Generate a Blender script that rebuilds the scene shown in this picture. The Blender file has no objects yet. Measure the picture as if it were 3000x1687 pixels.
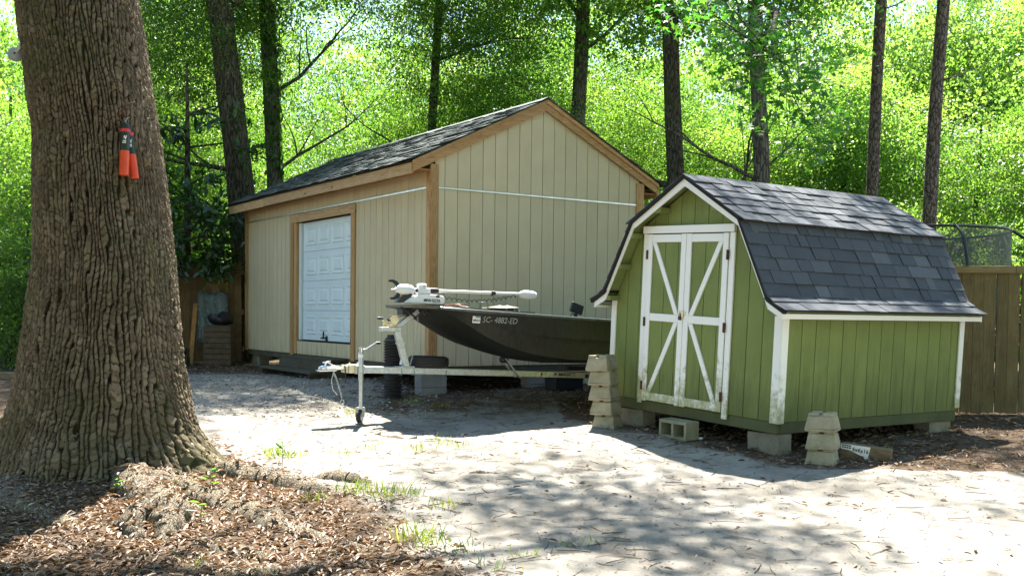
import bpy, bmesh, math, random
import numpy as np
from mathutils import Matrix, Vector

random.seed(7)
SC = bpy.context.scene
COL = SC.collection
PI = math.pi

# ------------------------------------------------------------------ camera
cam = bpy.data.cameras.new('camera')
cam.sensor_width = 36.0
cam.lens = 3065.3 / 3000 * 36
cam.shift_y = (1058.0 - 843.5) / 3000
cam.clip_start = 0.05
cam.clip_end = 600
camo = bpy.data.objects.new('camera', cam)
COL.objects.link(camo)
camo.matrix_world = (Matrix.Translation((0, 0, 1.35)) @ Matrix.Rotation(PI / 2 - 0.0437, 4, 'X')
                     @ Matrix.Rotation(0.0066, 4, 'Z'))
SC.camera = camo

# ------------------------------------------------------------------ sky, sun, exposure
SUN = Vector((0.0, 0.54, 1.0)).normalized()
wd = bpy.data.worlds.new('World')
SC.world = wd
wd.use_nodes = True
wn = wd.node_tree
wn.nodes.clear()
sky = wn.nodes.new('ShaderNodeTexSky')
sky.sky_type = 'NISHITA'
sky.sun_disc = False
sky.sun_elevation = math.asin(SUN.z)
sky.sun_rotation = math.atan2(SUN.x, SUN.y)
sky.air_density = 1.0
sky.dust_density = 0.4
bg = wn.nodes.new('ShaderNodeBackground')
bg.inputs['Strength'].default_value = 0.078
wo = wn.nodes.new('ShaderNodeOutputWorld')
wn.links.new(sky.outputs[0], bg.inputs[0])
wn.links.new(bg.outputs[0], wo.inputs[0])
sl = bpy.data.lights.new('sun', 'SUN')
sl.energy = 5.0
sl.angle = math.radians(0.6)
sl.color = (1.0, 0.95, 0.86)
so = bpy.data.objects.new('sun', sl)
COL.objects.link(so)
so.rotation_euler = SUN.to_track_quat('Z', 'Y').to_euler()
so.location = SUN * 60
vs = SC.view_settings
vs.view_transform = 'Standard'
vs.look = 'None'
vs.gamma = 1.0
vs.use_curve_mapping = False
vs.exposure = 2.4
SC.cycles.use_denoising = True
SC.cycles.max_bounces = 7
SC.cycles.diffuse_bounces = 3
SC.cycles.transmission_bounces = 6
SC.cycles.transparent_max_bounces = 12
SC.cycles.sample_clamp_indirect = 8.0
SC.cycles.caustics_reflective = False
SC.cycles.caustics_refractive = False


# ------------------------------------------------------------------ materials
def new_mat(name):
    m = bpy.data.materials.new(name)
    m.use_nodes = True
    nt = m.node_tree
    b = nt.nodes['Principled BSDF']
    return m, nt, b


class NB:
    """small node helper"""
    def __init__(s, nt):
        s.nt = nt

    def n(s, t, **kw):
        o = s.nt.nodes.new(t)
        for k, v in kw.items():
            setattr(o, k, v)
        return o

    def l(s, a, b):
        s.nt.links.new(a, b)

    def coords(s, scale=(1, 1, 1), kind='Object', rnd=0.0):
        tc = s.n('ShaderNodeTexCoord')
        mp = s.n('ShaderNodeMapping')
        mp.inputs['Scale'].default_value = scale
        s.l(tc.outputs[kind], mp.inputs['Vector'])
        if rnd:
            oi = s.n('ShaderNodeObjectInfo')
            mu = s.n('ShaderNodeMath', operation='MULTIPLY')
            mu.inputs[1].default_value = rnd
            s.l(oi.outputs['Random'], mu.inputs[0])
            cb = s.n('ShaderNodeCombineXYZ')
            for k in range(3):
                s.l(mu.outputs[0], cb.inputs[k])
            s.l(cb.outputs[0], mp.inputs['Location'])
        return mp.outputs[0]

    def noise(s, vec, scale, detail=4, rough=0.55, dist=0.0):
        o = s.n('ShaderNodeTexNoise')
        o.inputs['Scale'].default_value = scale
        o.inputs['Detail'].default_value = detail
        o.inputs['Roughness'].default_value = rough
        o.inputs['Distortion'].default_value = dist
        s.l(vec, o.inputs['Vector'])
        return o.outputs['Fac']

    def voro(s, vec, scale, feature='F1', out='Distance', rnd=1.0):
        o = s.n('ShaderNodeTexVoronoi', feature=feature)
        o.inputs['Scale'].default_value = scale
        o.inputs['Randomness'].default_value = rnd
        s.l(vec, o.inputs['Vector'])
        return o.outputs[out]

    def ramp(s, fac, stops):
        r = s.n('ShaderNodeValToRGB')
        e = r.color_ramp.elements
        while len(e) < len(stops):
            e.new(0.5)
        for k, (p, c) in enumerate(stops):
            e[k].position = p
            e[k].color = (c[0], c[1], c[2], 1) if not isinstance(c, (int, float)) else (c, c, c, 1)
        s.l(fac, r.inputs[0])
        return r.outputs[0]

    def mix(s, fac, a, b, blend='MIX'):
        o = s.n('ShaderNodeMix', data_type='RGBA', blend_type=blend)
        if isinstance(fac, (int, float)):
            o.inputs[0].default_value = fac
        else:
            s.l(fac, o.inputs[0])
        for v, i in ((a, 6), (b, 7)):
            if isinstance(v, tuple):
                o.inputs[i].default_value = (v[0], v[1], v[2], 1)
            else:
                s.l(v, o.inputs[i])
        return o.outputs[2]

    def math(s, op, a, b=0.0):
        o = s.n('ShaderNodeMath', operation=op)
        for v, i in ((a, 0), (b, 1)):
            if isinstance(v, (int, float)):
                o.inputs[i].default_value = v
            else:
                s.l(v, o.inputs[i])
        return o.outputs[0]

    def bump(s, h, strength, dist, b):
        o = s.n('ShaderNodeBump')
        o.inputs['Strength'].default_value = strength
        o.inputs['Distance'].default_value = dist
        s.l(h, o.inputs['Height'])
        s.l(o.outputs[0], b.inputs['Normal'])

    def rand(s):
        return s.n('ShaderNodeObjectInfo').outputs['Random']

    def island(s):
        return s.n('ShaderNodeNewGeometry').outputs['Random Per Island']


MAT = {}


def simple(name, col, rough=0.6, metal=0.0, var=0.25, nscale=8.0, bump=0.0, dist=0.005, spec=0.5, scale=(1, 1, 1)):
    m, nt, b = new_mat(name)
    h = NB(nt)
    v = h.coords(scale, rnd=13.0)
    f = h.noise(v, nscale, 5, 0.6)
    lo = tuple(c * (1 - var) for c in col)
    hi = tuple(min(1, c * (1 + var)) for c in col)
    h.l(h.ramp(f, [(0.3, lo), (0.7, hi)]), b.inputs['Base Color'])
    b.inputs['Roughness'].default_value = rough
    b.inputs['Metallic'].default_value = metal
    b.inputs['Specular IOR Level'].default_value = spec
    if bump:
        h.bump(h.noise(v, nscale * 4, 6, 0.7), bump, dist, b)
    MAT[name] = m
    return m


def siding_mat(name, col, dirt, dirt_amt, grain=0.6, mildew=None, var=0.07, mz=0.75):
    m, nt, b = new_mat(name)
    h = NB(nt)
    v = h.coords((1, 1, 1), rnd=31.0)
    vs_ = h.coords((60, 60, 2.2), rnd=31.0)
    g = h.noise(vs_, 1.0, 5, 0.65, 0.6)
    big = h.noise(v, 2.2, 4, 0.6)
    r = h.rand()
    c0 = h.ramp(r, [(0.0, tuple(c * (1 - var) for c in col)), (1.0, tuple(c * (1 + var) for c in col))])
    c1 = h.mix(h.math('MULTIPLY', h.ramp(big, [(0.4, 0.0), (0.75, 1.0)]), dirt_amt), c0, dirt)
    c2 = h.mix(h.math('MULTIPLY', h.ramp(g, [(0.52, 0.0), (0.72, 1.0)]), grain), c1, tuple(c * 0.55 for c in col))
    if mildew:
        tc = h.n('ShaderNodeTexCoord')
        sp = h.n('ShaderNodeSeparateXYZ')
        h.l(tc.outputs['Object'], sp.inputs[0])
        st = h.noise(h.coords((14, 14, 1.6), rnd=9.0), 1.0, 5, 0.7, 0.4)
        z = h.math('MULTIPLY', h.math('SUBTRACT', mz, sp.outputs['Z']), 0.55)
        k = h.math('ADD', st, z)
        c2 = h.mix(h.math('MULTIPLY', h.ramp(k, [(0.62, 0.0), (0.9, 1.0)]), mildew[3]), c2, mildew[:3])
    h.l(c2, b.inputs['Base Color'])
    b.inputs['Roughness'].default_value = 0.75
    b.inputs['Specular IOR Level'].default_value = 0.25
    h.bump(g, 0.35, 0.006, b)
    MAT[name] = m
    return m


siding_mat('beige_siding', (0.56, 0.48, 0.305), (0.40, 0.345, 0.205), 0.35, 0.16, var=0.03, mildew=(0.19, 0.14, 0.08, 0.6), mz=.32)
siding_mat('green_siding', (0.190, 0.232, 0.072), (0.105, 0.135, 0.042), 0.5, 0.42, mildew=(0.075, 0.082, 0.032, 0.5), var=0.05)
siding_mat('green_beam', (0.095, 0.105, 0.045), (0.05, 0.05, 0.03), 0.7, 0.6)


def wood_mat(name, c1, c2, knot, axis_scale, rough=0.7, kn=True, dirt=0.0):
    m, nt, b = new_mat(name)
    h = NB(nt)
    v = h.coords(axis_scale, rnd=23.0)
    w = h.noise(v, 1.0, 3, 0.5, 1.6)
    rings = h.math('FRACT', h.math('MULTIPLY', w, 9.0))
    fine = h.noise(h.coords(tuple(a * 9 for a in axis_scale), rnd=5.0), 1.0, 4, 0.6)
    c = h.mix(h.ramp(rings, [(0.0, 0.0), (0.75, 1.0), (1.0, 0.1)]), c1, c2)
    c = h.mix(h.math('MULTIPLY', fine, 0.35), c, tuple(x * 0.5 for x in c2))
    tone = h.ramp(h.rand(), [(0.0, 0.78), (1.0, 1.1)])
    c = h.mix(1.0, c, tone, 'MULTIPLY')
    if kn:
        kd = h.voro(h.coords(tuple(max(a, 1.6) * (0.55 if a > 4 else 1.0) for a in axis_scale), rnd=11.0), 1.0)
        c = h.mix(h.ramp(kd, [(0.05, 1.0), (0.09, 0.0)]), c, knot)
    if dirt:
        d = h.noise(h.coords((1, 1, 1), rnd=3.0), 3.0, 6, 0.7)
        c = h.mix(h.math('MULTIPLY', h.ramp(d, [(0.4, 0.0), (0.7, 1.0)]), dirt), c, tuple(x * 0.3 for x in c2))
    h.l(c, b.inputs['Base Color'])
    b.inputs['Roughness'].default_value = rough
    b.inputs['Specular IOR Level'].default_value = 0.3
    h.bump(h.math('ADD', rings, fine), 0.12, 0.003, b)
    MAT[name] = m


wood_mat('pine_z', (0.56, 0.36, 0.16), (0.36, 0.185, 0.06), (0.09, 0.03, 0.012), (9, 9, 0.55))
wood_mat('pine_x', (0.58, 0.38, 0.18), (0.40, 0.21, 0.075), (0.09, 0.03, 0.012), (0.55, 9, 9))
wood_mat('pine_y', (0.60, 0.42, 0.22), (0.42, 0.25, 0.10), (0.09, 0.03, 0.012), (9, 0.55, 9))
wood_mat('fence_wood', (0.235, 0.185, 0.090), (0.15, 0.112, 0.05), (0.05, 0.03, 0.015), (11, 11, 0.5), 0.85, True, 0.45)
wood_mat('old_fence_wood', (0.25, 0.165, 0.075), (0.15, 0.09, 0.04), (0.05, 0.025, 0.012), (11, 11, 0.5), 0.9, True, 0.6)
wood_mat('rail_wood', (0.30, 0.24, 0.12), (0.20, 0.15, 0.065), (0.05, 0.03, 0.015), (0.6, 11, 11), 0.85, True, 0.3)
wood_mat('step_wood', (0.12, 0.11, 0.075), (0.07, 0.064, 0.04), (0.04, 0.03, 0.02), (9, 0.6, 9), 0.85, False, 0.5)
wood_mat('post_wood', (0.26, 0.19, 0.11), (0.17, 0.12, 0.07), (0.05, 0.03, 0.015), (0.8, 9, 9), 0.85, False, 0.4)


def white_paint():
    m, nt, b = new_mat('white_paint')
    h = NB(nt)
    v = h.coords((1, 1, 1), rnd=17.0)
    tc = h.n('ShaderNodeTexCoord')
    sp = h.n('ShaderNodeSeparateXYZ')
    h.l(tc.outputs['Object'], sp.inputs[0])
    a = h.noise(v, 7.0, 6, 0.72)
    z = h.math('MULTIPLY', h.math('SUBTRACT', 0.55, sp.outputs['Z']), 0.5)
    k = h.math('ADD', a, z)
    f = h.ramp(k, [(0.58, 0.0), (0.76, 1.0)])
    algae = h.mix(h.ramp(h.noise(v, 23.0, 4), [(0.4, 0.0), (0.6, 1.0)]), (0.22, 0.25, 0.05), (0.40, 0.38, 0.22))
    c = h.mix(h.math('MULTIPLY', f, 0.85), (0.80, 0.80, 0.77), algae)
    chips = h.ramp(h.noise(v, 60.0, 3, 0.6), [(0.70, 0.0), (0.74, 1.0)])
    c = h.mix(h.math('MULTIPLY', chips, 0.6), c, (0.10, 0.09, 0.06))
    h.l(c, b.inputs['Base Color'])
    b.inputs['Roughness'].default_value = 0.55
    h.bump(h.noise(h.coords((30, 30, 3), rnd=2.0), 1.0, 4), 0.15, 0.004, b)
    MAT['white_paint'] = m


white_paint()
simple('door_white', (0.66, 0.75, 0.75), 0.4, 0, 0.06, 3.0, 0.05)
simple('plain_white', (0.80, 0.80, 0.79), 0.35, 0, 0.04, 6.0)
simple('galvanised', (0.50, 0.53, 0.54), 0.42, 0.75, 0.22, 22.0, 0.05)
simple('flashing', (0.62, 0.64, 0.62), 0.35, 0.7, 0.15, 6.0)
simple('chrome', (0.70, 0.71, 0.72), 0.18, 1.0, 0.08, 12.0)
simple('zinc_yellow', (0.62, 0.56, 0.36), 0.35, 0.7, 0.2, 14.0)
simple('rust', (0.095, 0.042, 0.022), 0.9, 0.1, 0.5, 30.0, 0.4)
simple('black_plastic', (0.012, 0.012, 0.013), 0.42, 0, 0.3, 10.0)
simple('rubber', (0.016, 0.016, 0.017), 0.75, 0, 0.35, 30.0, 0.2)
simple('dark_gap', (0.012, 0.010, 0.008), 0.95, 0, 0.2)
simple('red_wire', (0.35, 0.02, 0.015), 0.5)
simple('orange_label', (0.72, 0.075, 0.018), 0.4, 0, 0.10, 20.0)
simple('red_band', (0.62, 0.03, 0.04), 0.4)
simple('label_dark', (0.012, 0.022, 0.018), 0.35)
simple('letter_white', (0.75, 0.76, 0.75), 0.5)
simple('letter_grey', (0.30, 0.32, 0.31), 0.5)
simple('letter_black', (0.01, 0.01, 0.012), 0.5)
simple('sticker_blue', (0.04, 0.12, 0.26), 0.4)
simple('sticker_grey', (0.42, 0.41, 0.36), 0.5, 0, 0.1)
simple('pipe_black', (0.014, 0.014, 0.014), 0.6, 0, 0.4, 20.0)
simple('gunwale_paint', (0.085, 0.10, 0.095), 0.3, 0.3, 0.3, 12.0)
simple('deck_paint', (0.10, 0.095, 0.075), 0.5, 0.1, 0.35, 25.0)
simple('wheel_grey', (0.36, 0.40, 0.42), 0.45, 0.1, 0.15)
simple('canvas_dark', (0.03, 0.027, 0.025), 0.8, 0, 0.5, 12.0, 0.5, 0.02)
simple('crate_brown', (0.10, 0.066, 0.038), 0.85, 0, 0.4, 9.0, 0.3)
simple('orange_wood', (0.36, 0.17, 0.05), 0.8, 0, 0.3, 9.0)
simple('rope', (0.45, 0.42, 0.35), 0.9, 0, 0.3, 60.0)
simple('trampoline_frame', (0.02, 0.022, 0.025), 0.4, 0.2)
simple('trampoline_mat', (0.015, 0.015, 0.016), 0.8)
simple('soil_pad', (0.010, 0.014, 0.024), 0.6)


def plastic_sheet():
    m, nt, b = new_mat('plastic_sheet')
    h = NB(nt)
    tr = h.n('ShaderNodeBsdfTransparent')
    mx = h.n('ShaderNodeMixShader')
    b.inputs['Base Color'].default_value = (0.13, 0.17, 0.17, 1)
    b.inputs['Roughness'].default_value = 0.15
    h.l(h.ramp(h.noise(h.coords(), 5.0, 4), [(0.3, 0.35), (0.7, 0.85)]), mx.inputs[0])
    h.l(tr.outputs[0], mx.inputs[1])
    h.l(b.outputs[0], mx.inputs[2])
    h.l(mx.outputs[0], nt.nodes['Material Output'].inputs[0])
    h.bump(h.noise(h.coords((3, 3, 1)), 6.0, 4), 0.8, 0.03, b)
    MAT['plastic_sheet'] = m


plastic_sheet()


def net_mat():
    m, nt, b = new_mat('net')
    h = NB(nt)
    tr = h.n('ShaderNodeBsdfTransparent')
    mx = h.n('ShaderNodeMixShader')
    b.inputs['Base Color'].default_value = (0.075, 0.08, 0.078, 1)
    b.inputs['Roughness'].default_value = 0.7
    f = h.ramp(h.noise(h.coords((1, 1, 0.4)), 3.0, 3), [(0.3, 0.58), (0.7, 0.80)])
    h.l(f, mx.inputs[0])
    h.l(tr.outputs[0], mx.inputs[1])
    h.l(b.outputs[0], mx.inputs[2])
    h.l(mx.outputs[0], nt.nodes['Material Output'].inputs[0])
    MAT['net'] = m


net_mat()


def shingle_mat(name, lo, mid, hi):
    m, nt, b = new_mat(name)
    h = NB(nt)
    v = h.coords((1, 1, 1), 'Generated', rnd=41.0)
    vo = h.coords((1, 1, 1), 'Object', rnd=0.0)
    r = h.math('FRACT', h.math('ADD', h.rand(), h.island()))
    c = h.ramp(r, [(0.0, lo), (0.45, mid), (0.62, lo), (1.0, hi)])
    gr = h.noise(vo, 260.0, 2, 0.7)
    c = h.mix(h.math('MULTIPLY', h.ramp(gr, [(0.42, 0.0), (0.62, 1.0)]), 0.55), c, tuple(x * 2.0 for x in hi))
    st = h.noise(vo, 5.0, 5, 0.7)
    c = h.mix(h.math('MULTIPLY', h.ramp(st, [(0.5, 0.0), (0.75, 1.0)]), 0.35), c, (0.028, 0.026, 0.02))
    h.l(c, b.inputs['Base Color'])
    b.inputs['Roughness'].default_value = 0.9
    b.inputs['Specular IOR Level'].default_value = 0.3
    h.bump(gr, 0.5, 0.004, b)
    MAT[name] = m


shingle_mat('shingle', (0.020, 0.024, 0.031), (0.036, 0.042, 0.052), (0.088, 0.097, 0.110))
shingle_mat('shingle_barn', (0.045, 0.060, 0.057), (0.075, 0.092, 0.088), (0.125, 0.142, 0.136))


def concrete(name, c0, c1, moss=0.3, fine=40.0):
    m, nt, b = new_mat(name)
    h = NB(nt)
    v = h.coords((1, 1, 1), rnd=19.0)
    a = h.noise(v, 5.0, 6, 0.7)
    f = h.noise(v, fine, 5, 0.7)
    c = h.mix(h.ramp(a, [(0.3, 0.0), (0.7, 1.0)]), c0, c1)
    pit = h.ramp(h.voro(v, 45.0), [(0.10, 1.0), (0.2, 0.0)])
    c = h.mix(h.math('MULTIPLY', pit, 0.35), c, tuple(x * 0.4 for x in c0))
    ms = h.ramp(h.noise(v, 3.1, 5, 0.75), [(0.55, 0.0), (0.68, 1.0)])
    c = h.mix(h.math('MULTIPLY', ms, moss), c, (0.09, 0.10, 0.035))
    h.l(c, b.inputs['Base Color'])
    b.inputs['Roughness'].default_value = 0.92
    b.inputs['Specular IOR Level'].default_value = 0.2
    h.bump(h.math('ADD', f, h.math('MULTIPLY', a, 2.0)), 0.5, 0.008, b)
    MAT[name] = m


concrete('deck_block', (0.24, 0.215, 0.145), (0.38, 0.345, 0.25), 0.4)
concrete('cinder', (0.20, 0.20, 0.13), (0.32, 0.31, 0.22), 0.35)
concrete('pale_block', (0.17, 0.155, 0.115), (0.29, 0.265, 0.205), 0.5)
concrete('pier_block', (0.19, 0.20, 0.185), (0.29, 0.295, 0.275), 0.2)


def hull_mat():
    m, nt, b = new_mat('hull_camo')
    h = NB(nt)
    v = h.coords((9, 9, 2.2))
    a = h.noise(v, 1.2, 4, 0.6, 0.8)
    bb = h.noise(v, 5.0, 5, 0.7, 1.0)
    c = h.ramp(a, [(0.38, (0.004, 0.005, 0.004)), (0.5, (0.015, 0.016, 0.010)), (0.6, (0.006, 0.007, 0.005)), (0.72, (0.028, 0.027, 0.018))])
    c = h.mix(h.math('MULTIPLY', h.ramp(bb, [(0.5, 0.0), (0.58, 1.0)]), 0.5), c, (0.008, 0.009, 0.007))
    h.l(c, b.inputs['Base Color'])
    b.inputs['Roughness'].default_value = 0.5
    b.inputs['Specular IOR Level'].default_value = 0.4
    MAT['hull_camo'] = m
    m, nt, b = new_mat('seat_camo')
    h = NB(nt)
    v = h.coords((1, 1, 1))
    a = h.noise(v, 14.0, 4, 0.7, 1.5)
    h.l(h.ramp(a, [(0.35, (0.03, 0.022, 0.018)), (0.48, (0.10, 0.075, 0.05)), (0.56, (0.03, 0.015, 0.012)), (0.70, (0.22, 0.20, 0.16))]),
        b.inputs['Base Color'])
    b.inputs['Roughness'].default_value = 0.6
    MAT['seat_camo'] = m


hull_mat()


def bark_mat(name, dark, mid, light, green, vs_=(9, 9, 2.2), bumpd=0.03, geo=False, moss=0.4):
    m, nt, b = new_mat(name)
    h = NB(nt)
    v = h.coords(vs_, rnd=0.0 if geo else 37.0)
    v1 = h.coords((1, 1, 1), rnd=0.0 if geo else 37.0)
    wob = h.n('ShaderNodeVectorMath', operation='ADD')
    nz = h.n('ShaderNodeTexNoise')
    nz.inputs['Scale'].default_value = 1.3
    h.l(v, nz.inputs['Vector'])
    h.l(v, wob.inputs[0])
    h.l(nz.outputs['Color'], wob.inputs[1])
    e = h.voro(wob.outputs[0], 2.2, 'DISTANCE_TO_EDGE')
    fine = h.noise(h.coords(tuple(a * 4 for a in vs_)), 1.5, 6, 0.7)
    crack = h.ramp(e, [(0.0, 0.0), (0.16, 1.0)])
    c = h.mix(h.ramp(fine, [(0.3, 0.0), (0.7, 1.0)]), mid, light)
    if geo:
        at = h.n('ShaderNodeAttribute', attribute_name='crack')
        at3 = h.n('ShaderNodeAttribute', attribute_name='tone')
        c = h.mix(h.ramp(at3.outputs['Fac'], [(0.2, 0.0), (0.9, 1.0)]), c, tuple(x * y for x, y in zip(light, (1.12, 1.1, 1.05))))
        c = h.mix(at.outputs['Fac'], dark, c)
        isl = h.ramp(h.noise(v1, 30.0, 2, 0.5), [(0.62, 0.0), (0.72, 1.0)])
        c = h.mix(h.math('MULTIPLY', isl, 0.55), c, tuple(min(1, x * 1.9) for x in light))
        warm = h.ramp(h.noise(v1, 2.3, 4, 0.6), [(0.35, 0.0), (0.7, 1.0)])
        c = h.mix(h.math('MULTIPLY', warm, 0.5), c, tuple(x * y for x, y in zip(mid, (0.62, 0.52, 0.42))))
    else:
        c = h.mix(crack, dark, c)
    ms = h.ramp(h.noise(v1, 1.4, 5, 0.7), [(0.48, 0.0), (0.68, 1.0)])
    c = h.mix(h.math('MULTIPLY', ms, moss), c, green)
    h.l(c, b.inputs['Base Color'])
    b.inputs['Roughness'].default_value = 0.92
    b.inputs['Specular IOR Level'].default_value = 0.15
    hh = h.math('ADD', fine, h.math('MULTIPLY', crack, 0.0 if geo else 2.0))
    h.bump(hh, 0.6, 0.012 if geo else bumpd, b)
    MAT[name] = m


bark_mat('oak_bark', (0.007, 0.005, 0.003), (0.080, 0.058, 0.037), (0.215, 0.170, 0.118), (0.075, 0.085, 0.030), (16, 16, 7), geo=True, moss=0.5)
bark_mat('root_bark', (0.055, 0.043, 0.030), (0.14, 0.112, 0.080), (0.24, 0.205, 0.155), (0.07, 0.075, 0.03), (26, 14, 14), 0.006, moss=0.4)
bark_mat('dark_bark', (0.020, 0.017, 0.010), (0.075, 0.062, 0.040), (0.13, 0.115, 0.08), (0.05, 0.07, 0.018), (8, 8, 1.6), 0.03, moss=0.6)
bark_mat('grey_bark', (0.03, 0.026, 0.018), (0.115, 0.10, 0.07), (0.20, 0.18, 0.14), (0.09, 0.10, 0.05), (8, 8, 1.4), 0.03, moss=0.5)
bark_mat('pine_bark', (0.028, 0.022, 0.017), (0.14, 0.105, 0.08), (0.25, 0.205, 0.165), (0.13, 0.10, 0.08), (7, 7, 2.4), 0.035, moss=0.2)


def leaf_mat(name, stops, trans, tfac=0.5, rough=0.45, spec=0.4, tone=False):
    m, nt, b = new_mat(name)
    h = NB(nt)
    r = h.island()
    if tone:
        at = h.n('ShaderNodeAttribute', attribute_name='tone')
        r = h.math('ADD', h.math('MULTIPLY', r, 0.18), h.math('MULTIPLY', at.outputs['Fac'], 0.82))
    h.l(h.ramp(r, [(i / (len(stops) - 1), c) for i, c in enumerate(stops)]), b.inputs['Base Color'])
    b.inputs['Roughness'].default_value = rough
    b.inputs['Specular IOR Level'].default_value = spec
    t = h.n('ShaderNodeBsdfTranslucent')
    h.l(h.ramp(r, [(i / (len(trans) - 1), c) for i, c in enumerate(trans)]), t.inputs[0])
    mx = h.n('ShaderNodeMixShader')
    mx.inputs[0].default_value = tfac
    h.l(b.outputs[0], mx.inputs[1])
    h.l(t.outputs[0], mx.inputs[2])
    h.l(mx.outputs[0], nt.nodes['Material Output'].inputs[0])
    MAT[name] = m


G = [(0.030, 0.080, 0.018), (0.060, 0.130, 0.025), (0.11, 0.18, 0.04)]
leaf_mat('leaf_mid', G, [(0.12, 0.32, 0.03), (0.26, 0.50, 0.045), (0.46, 0.64, 0.09)], 0.52, 0.40, 0.45, True)
leaf_mat('leaf_bright', [(0.045, 0.11, 0.024), (0.085, 0.17, 0.035), (0.15, 0.22, 0.06)], [(0.16, 0.38, 0.04), (0.32, 0.56, 0.07), (0.52, 0.70, 0.14)], 0.52, 0.36, 0.5, True)
leaf_mat('leaf_dark', [(0.025, 0.062, 0.014), (0.05, 0.10, 0.02), (0.075, 0.135, 0.025)], [(0.10, 0.26, 0.02), (0.20, 0.42, 0.035), (0.36, 0.56, 0.06)], 0.42, 0.36, 0.5, True)
leaf_mat('leaf_magnolia', [(0.016, 0.042, 0.012), (0.028, 0.065, 0.016), (0.045, 0.085, 0.02)], [(0.03, 0.10, 0.01), (0.06, 0.17, 0.015), (0.13, 0.25, 0.02)], 0.28, 0.22, 0.6)
leaf_mat('leaf_gum', [(0.035, 0.11, 0.022), (0.05, 0.14, 0.03), (0.07, 0.17, 0.035)], [(0.07, 0.30, 0.025), (0.13, 0.40, 0.03), (0.26, 0.52, 0.04)], 0.5, 0.4)
leaf_mat('grass_blade', [(0.06, 0.12, 0.02), (0.12, 0.19, 0.03), (0.26, 0.27, 0.06)], [(0.14, 0.30, 0.02), (0.32, 0.45, 0.04), (0.5, 0.5, 0.1)], 0.4)
leaf_mat('dry_leaf', [(0.08, 0.052, 0.035), (0.18, 0.125, 0.085), (0.36, 0.27, 0.20), (0.15, 0.10, 0.065), (0.48, 0.40, 0.31)],
         [(0.20, 0.09, 0.03), (0.28, 0.13, 0.04), (0.35, 0.19, 0.08)], 0.12, 0.55, 0.35)
leaf_mat('twig', [(0.055, 0.040, 0.026), (0.12, 0.09, 0.06), (0.22, 0.17, 0.12)], [(0.03, 0.02, 0.01), (0.05, 0.03, 0.02)], 0.02, 0.8, 0.2)
leaf_mat('stone', [(0.16, 0.15, 0.13), (0.28, 0.27, 0.24), (0.42, 0.40, 0.36)], [(0.1, 0.1, 0.1), (0.1, 0.1, 0.1)], 0.0, 0.85, 0.2)


def ground_mat():
    m, nt, b = new_mat('sandy_ground')
    h = NB(nt)
    v = h.coords((1, 1, 1))
    at = h.n('ShaderNodeAttribute', attribute_name='litter')
    big = h.noise(v, 0.55, 5, 0.6)
    med = h.noise(v, 3.0, 6, 0.7)
    fine = h.noise(v, 34.0, 6, 0.75)
    c = h.mix(h.ramp(big, [(0.35, 0.0), (0.7, 1.0)]), (0.205, 0.187, 0.160), (0.350, 0.325, 0.285))
    c = h.mix(h.math('MULTIPLY', h.ramp(med, [(0.46, 0.0), (0.66, 1.0)]), 0.55), c, (0.090, 0.077, 0.060))
    c = h.mix(h.math('MULTIPLY', h.ramp(fine, [(0.55, 0.0), (0.72, 1.0)]), 0.6), c, (0.11, 0.09, 0.07))
    sp1 = h.ramp(h.voro(v, 19.0), [(0.06, 1.0), (0.11, 0.0)])
    sp2 = h.ramp(h.voro(h.coords((1.0, 2.1, 1)), 37.0), [(0.09, 1.0), (0.16, 0.0)])
    gate = h.ramp(h.noise(v, 1.7, 3), [(0.42, 0.0), (0.6, 1.0)])
    sp = h.math('MULTIPLY', h.math('MAXIMUM', sp1, sp2), h.math('ADD', h.math('MULTIPLY', gate, 0.75), 0.12))
    c = h.mix(sp, c, (0.06, 0.046, 0.034))
    pale = h.ramp(h.voro(v, 27.0), [(0.035, 1.0), (0.06, 0.0)])
    c = h.mix(h.math('MULTIPLY', pale, 0.6), c, (0.42, 0.39, 0.35))
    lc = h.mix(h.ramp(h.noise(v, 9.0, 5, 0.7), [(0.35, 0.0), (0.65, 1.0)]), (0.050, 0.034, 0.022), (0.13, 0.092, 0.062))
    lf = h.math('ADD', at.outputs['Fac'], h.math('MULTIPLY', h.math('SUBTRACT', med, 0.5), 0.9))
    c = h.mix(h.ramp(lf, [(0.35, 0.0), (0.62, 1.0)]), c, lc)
    at2 = h.n('ShaderNodeAttribute', attribute_name='woods')
    c = h.mix(at2.outputs['Fac'], c, h.mix(fine, (0.04, 0.035, 0.02), (0.10, 0.085, 0.05)))
    h.l(c, b.inputs['Base Color'])
    b.inputs['Roughness'].default_value = 0.95
    b.inputs['Specular IOR Level'].default_value = 0.1
    h.bump(h.math('ADD', h.math('MULTIPLY', med, 2.0), h.math('ADD', fine, h.math('MULTIPLY', sp, 0.5))), 0.6, 0.025, b)
    MAT['sandy_ground'] = m


ground_mat()


# ------------------------------------------------------------------ mesh helpers
def V(*a):
    return np.array(a, float)


def unit(a):
    a = np.asarray(a, float)
    return a / max(1e-9, np.linalg.norm(a))


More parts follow.
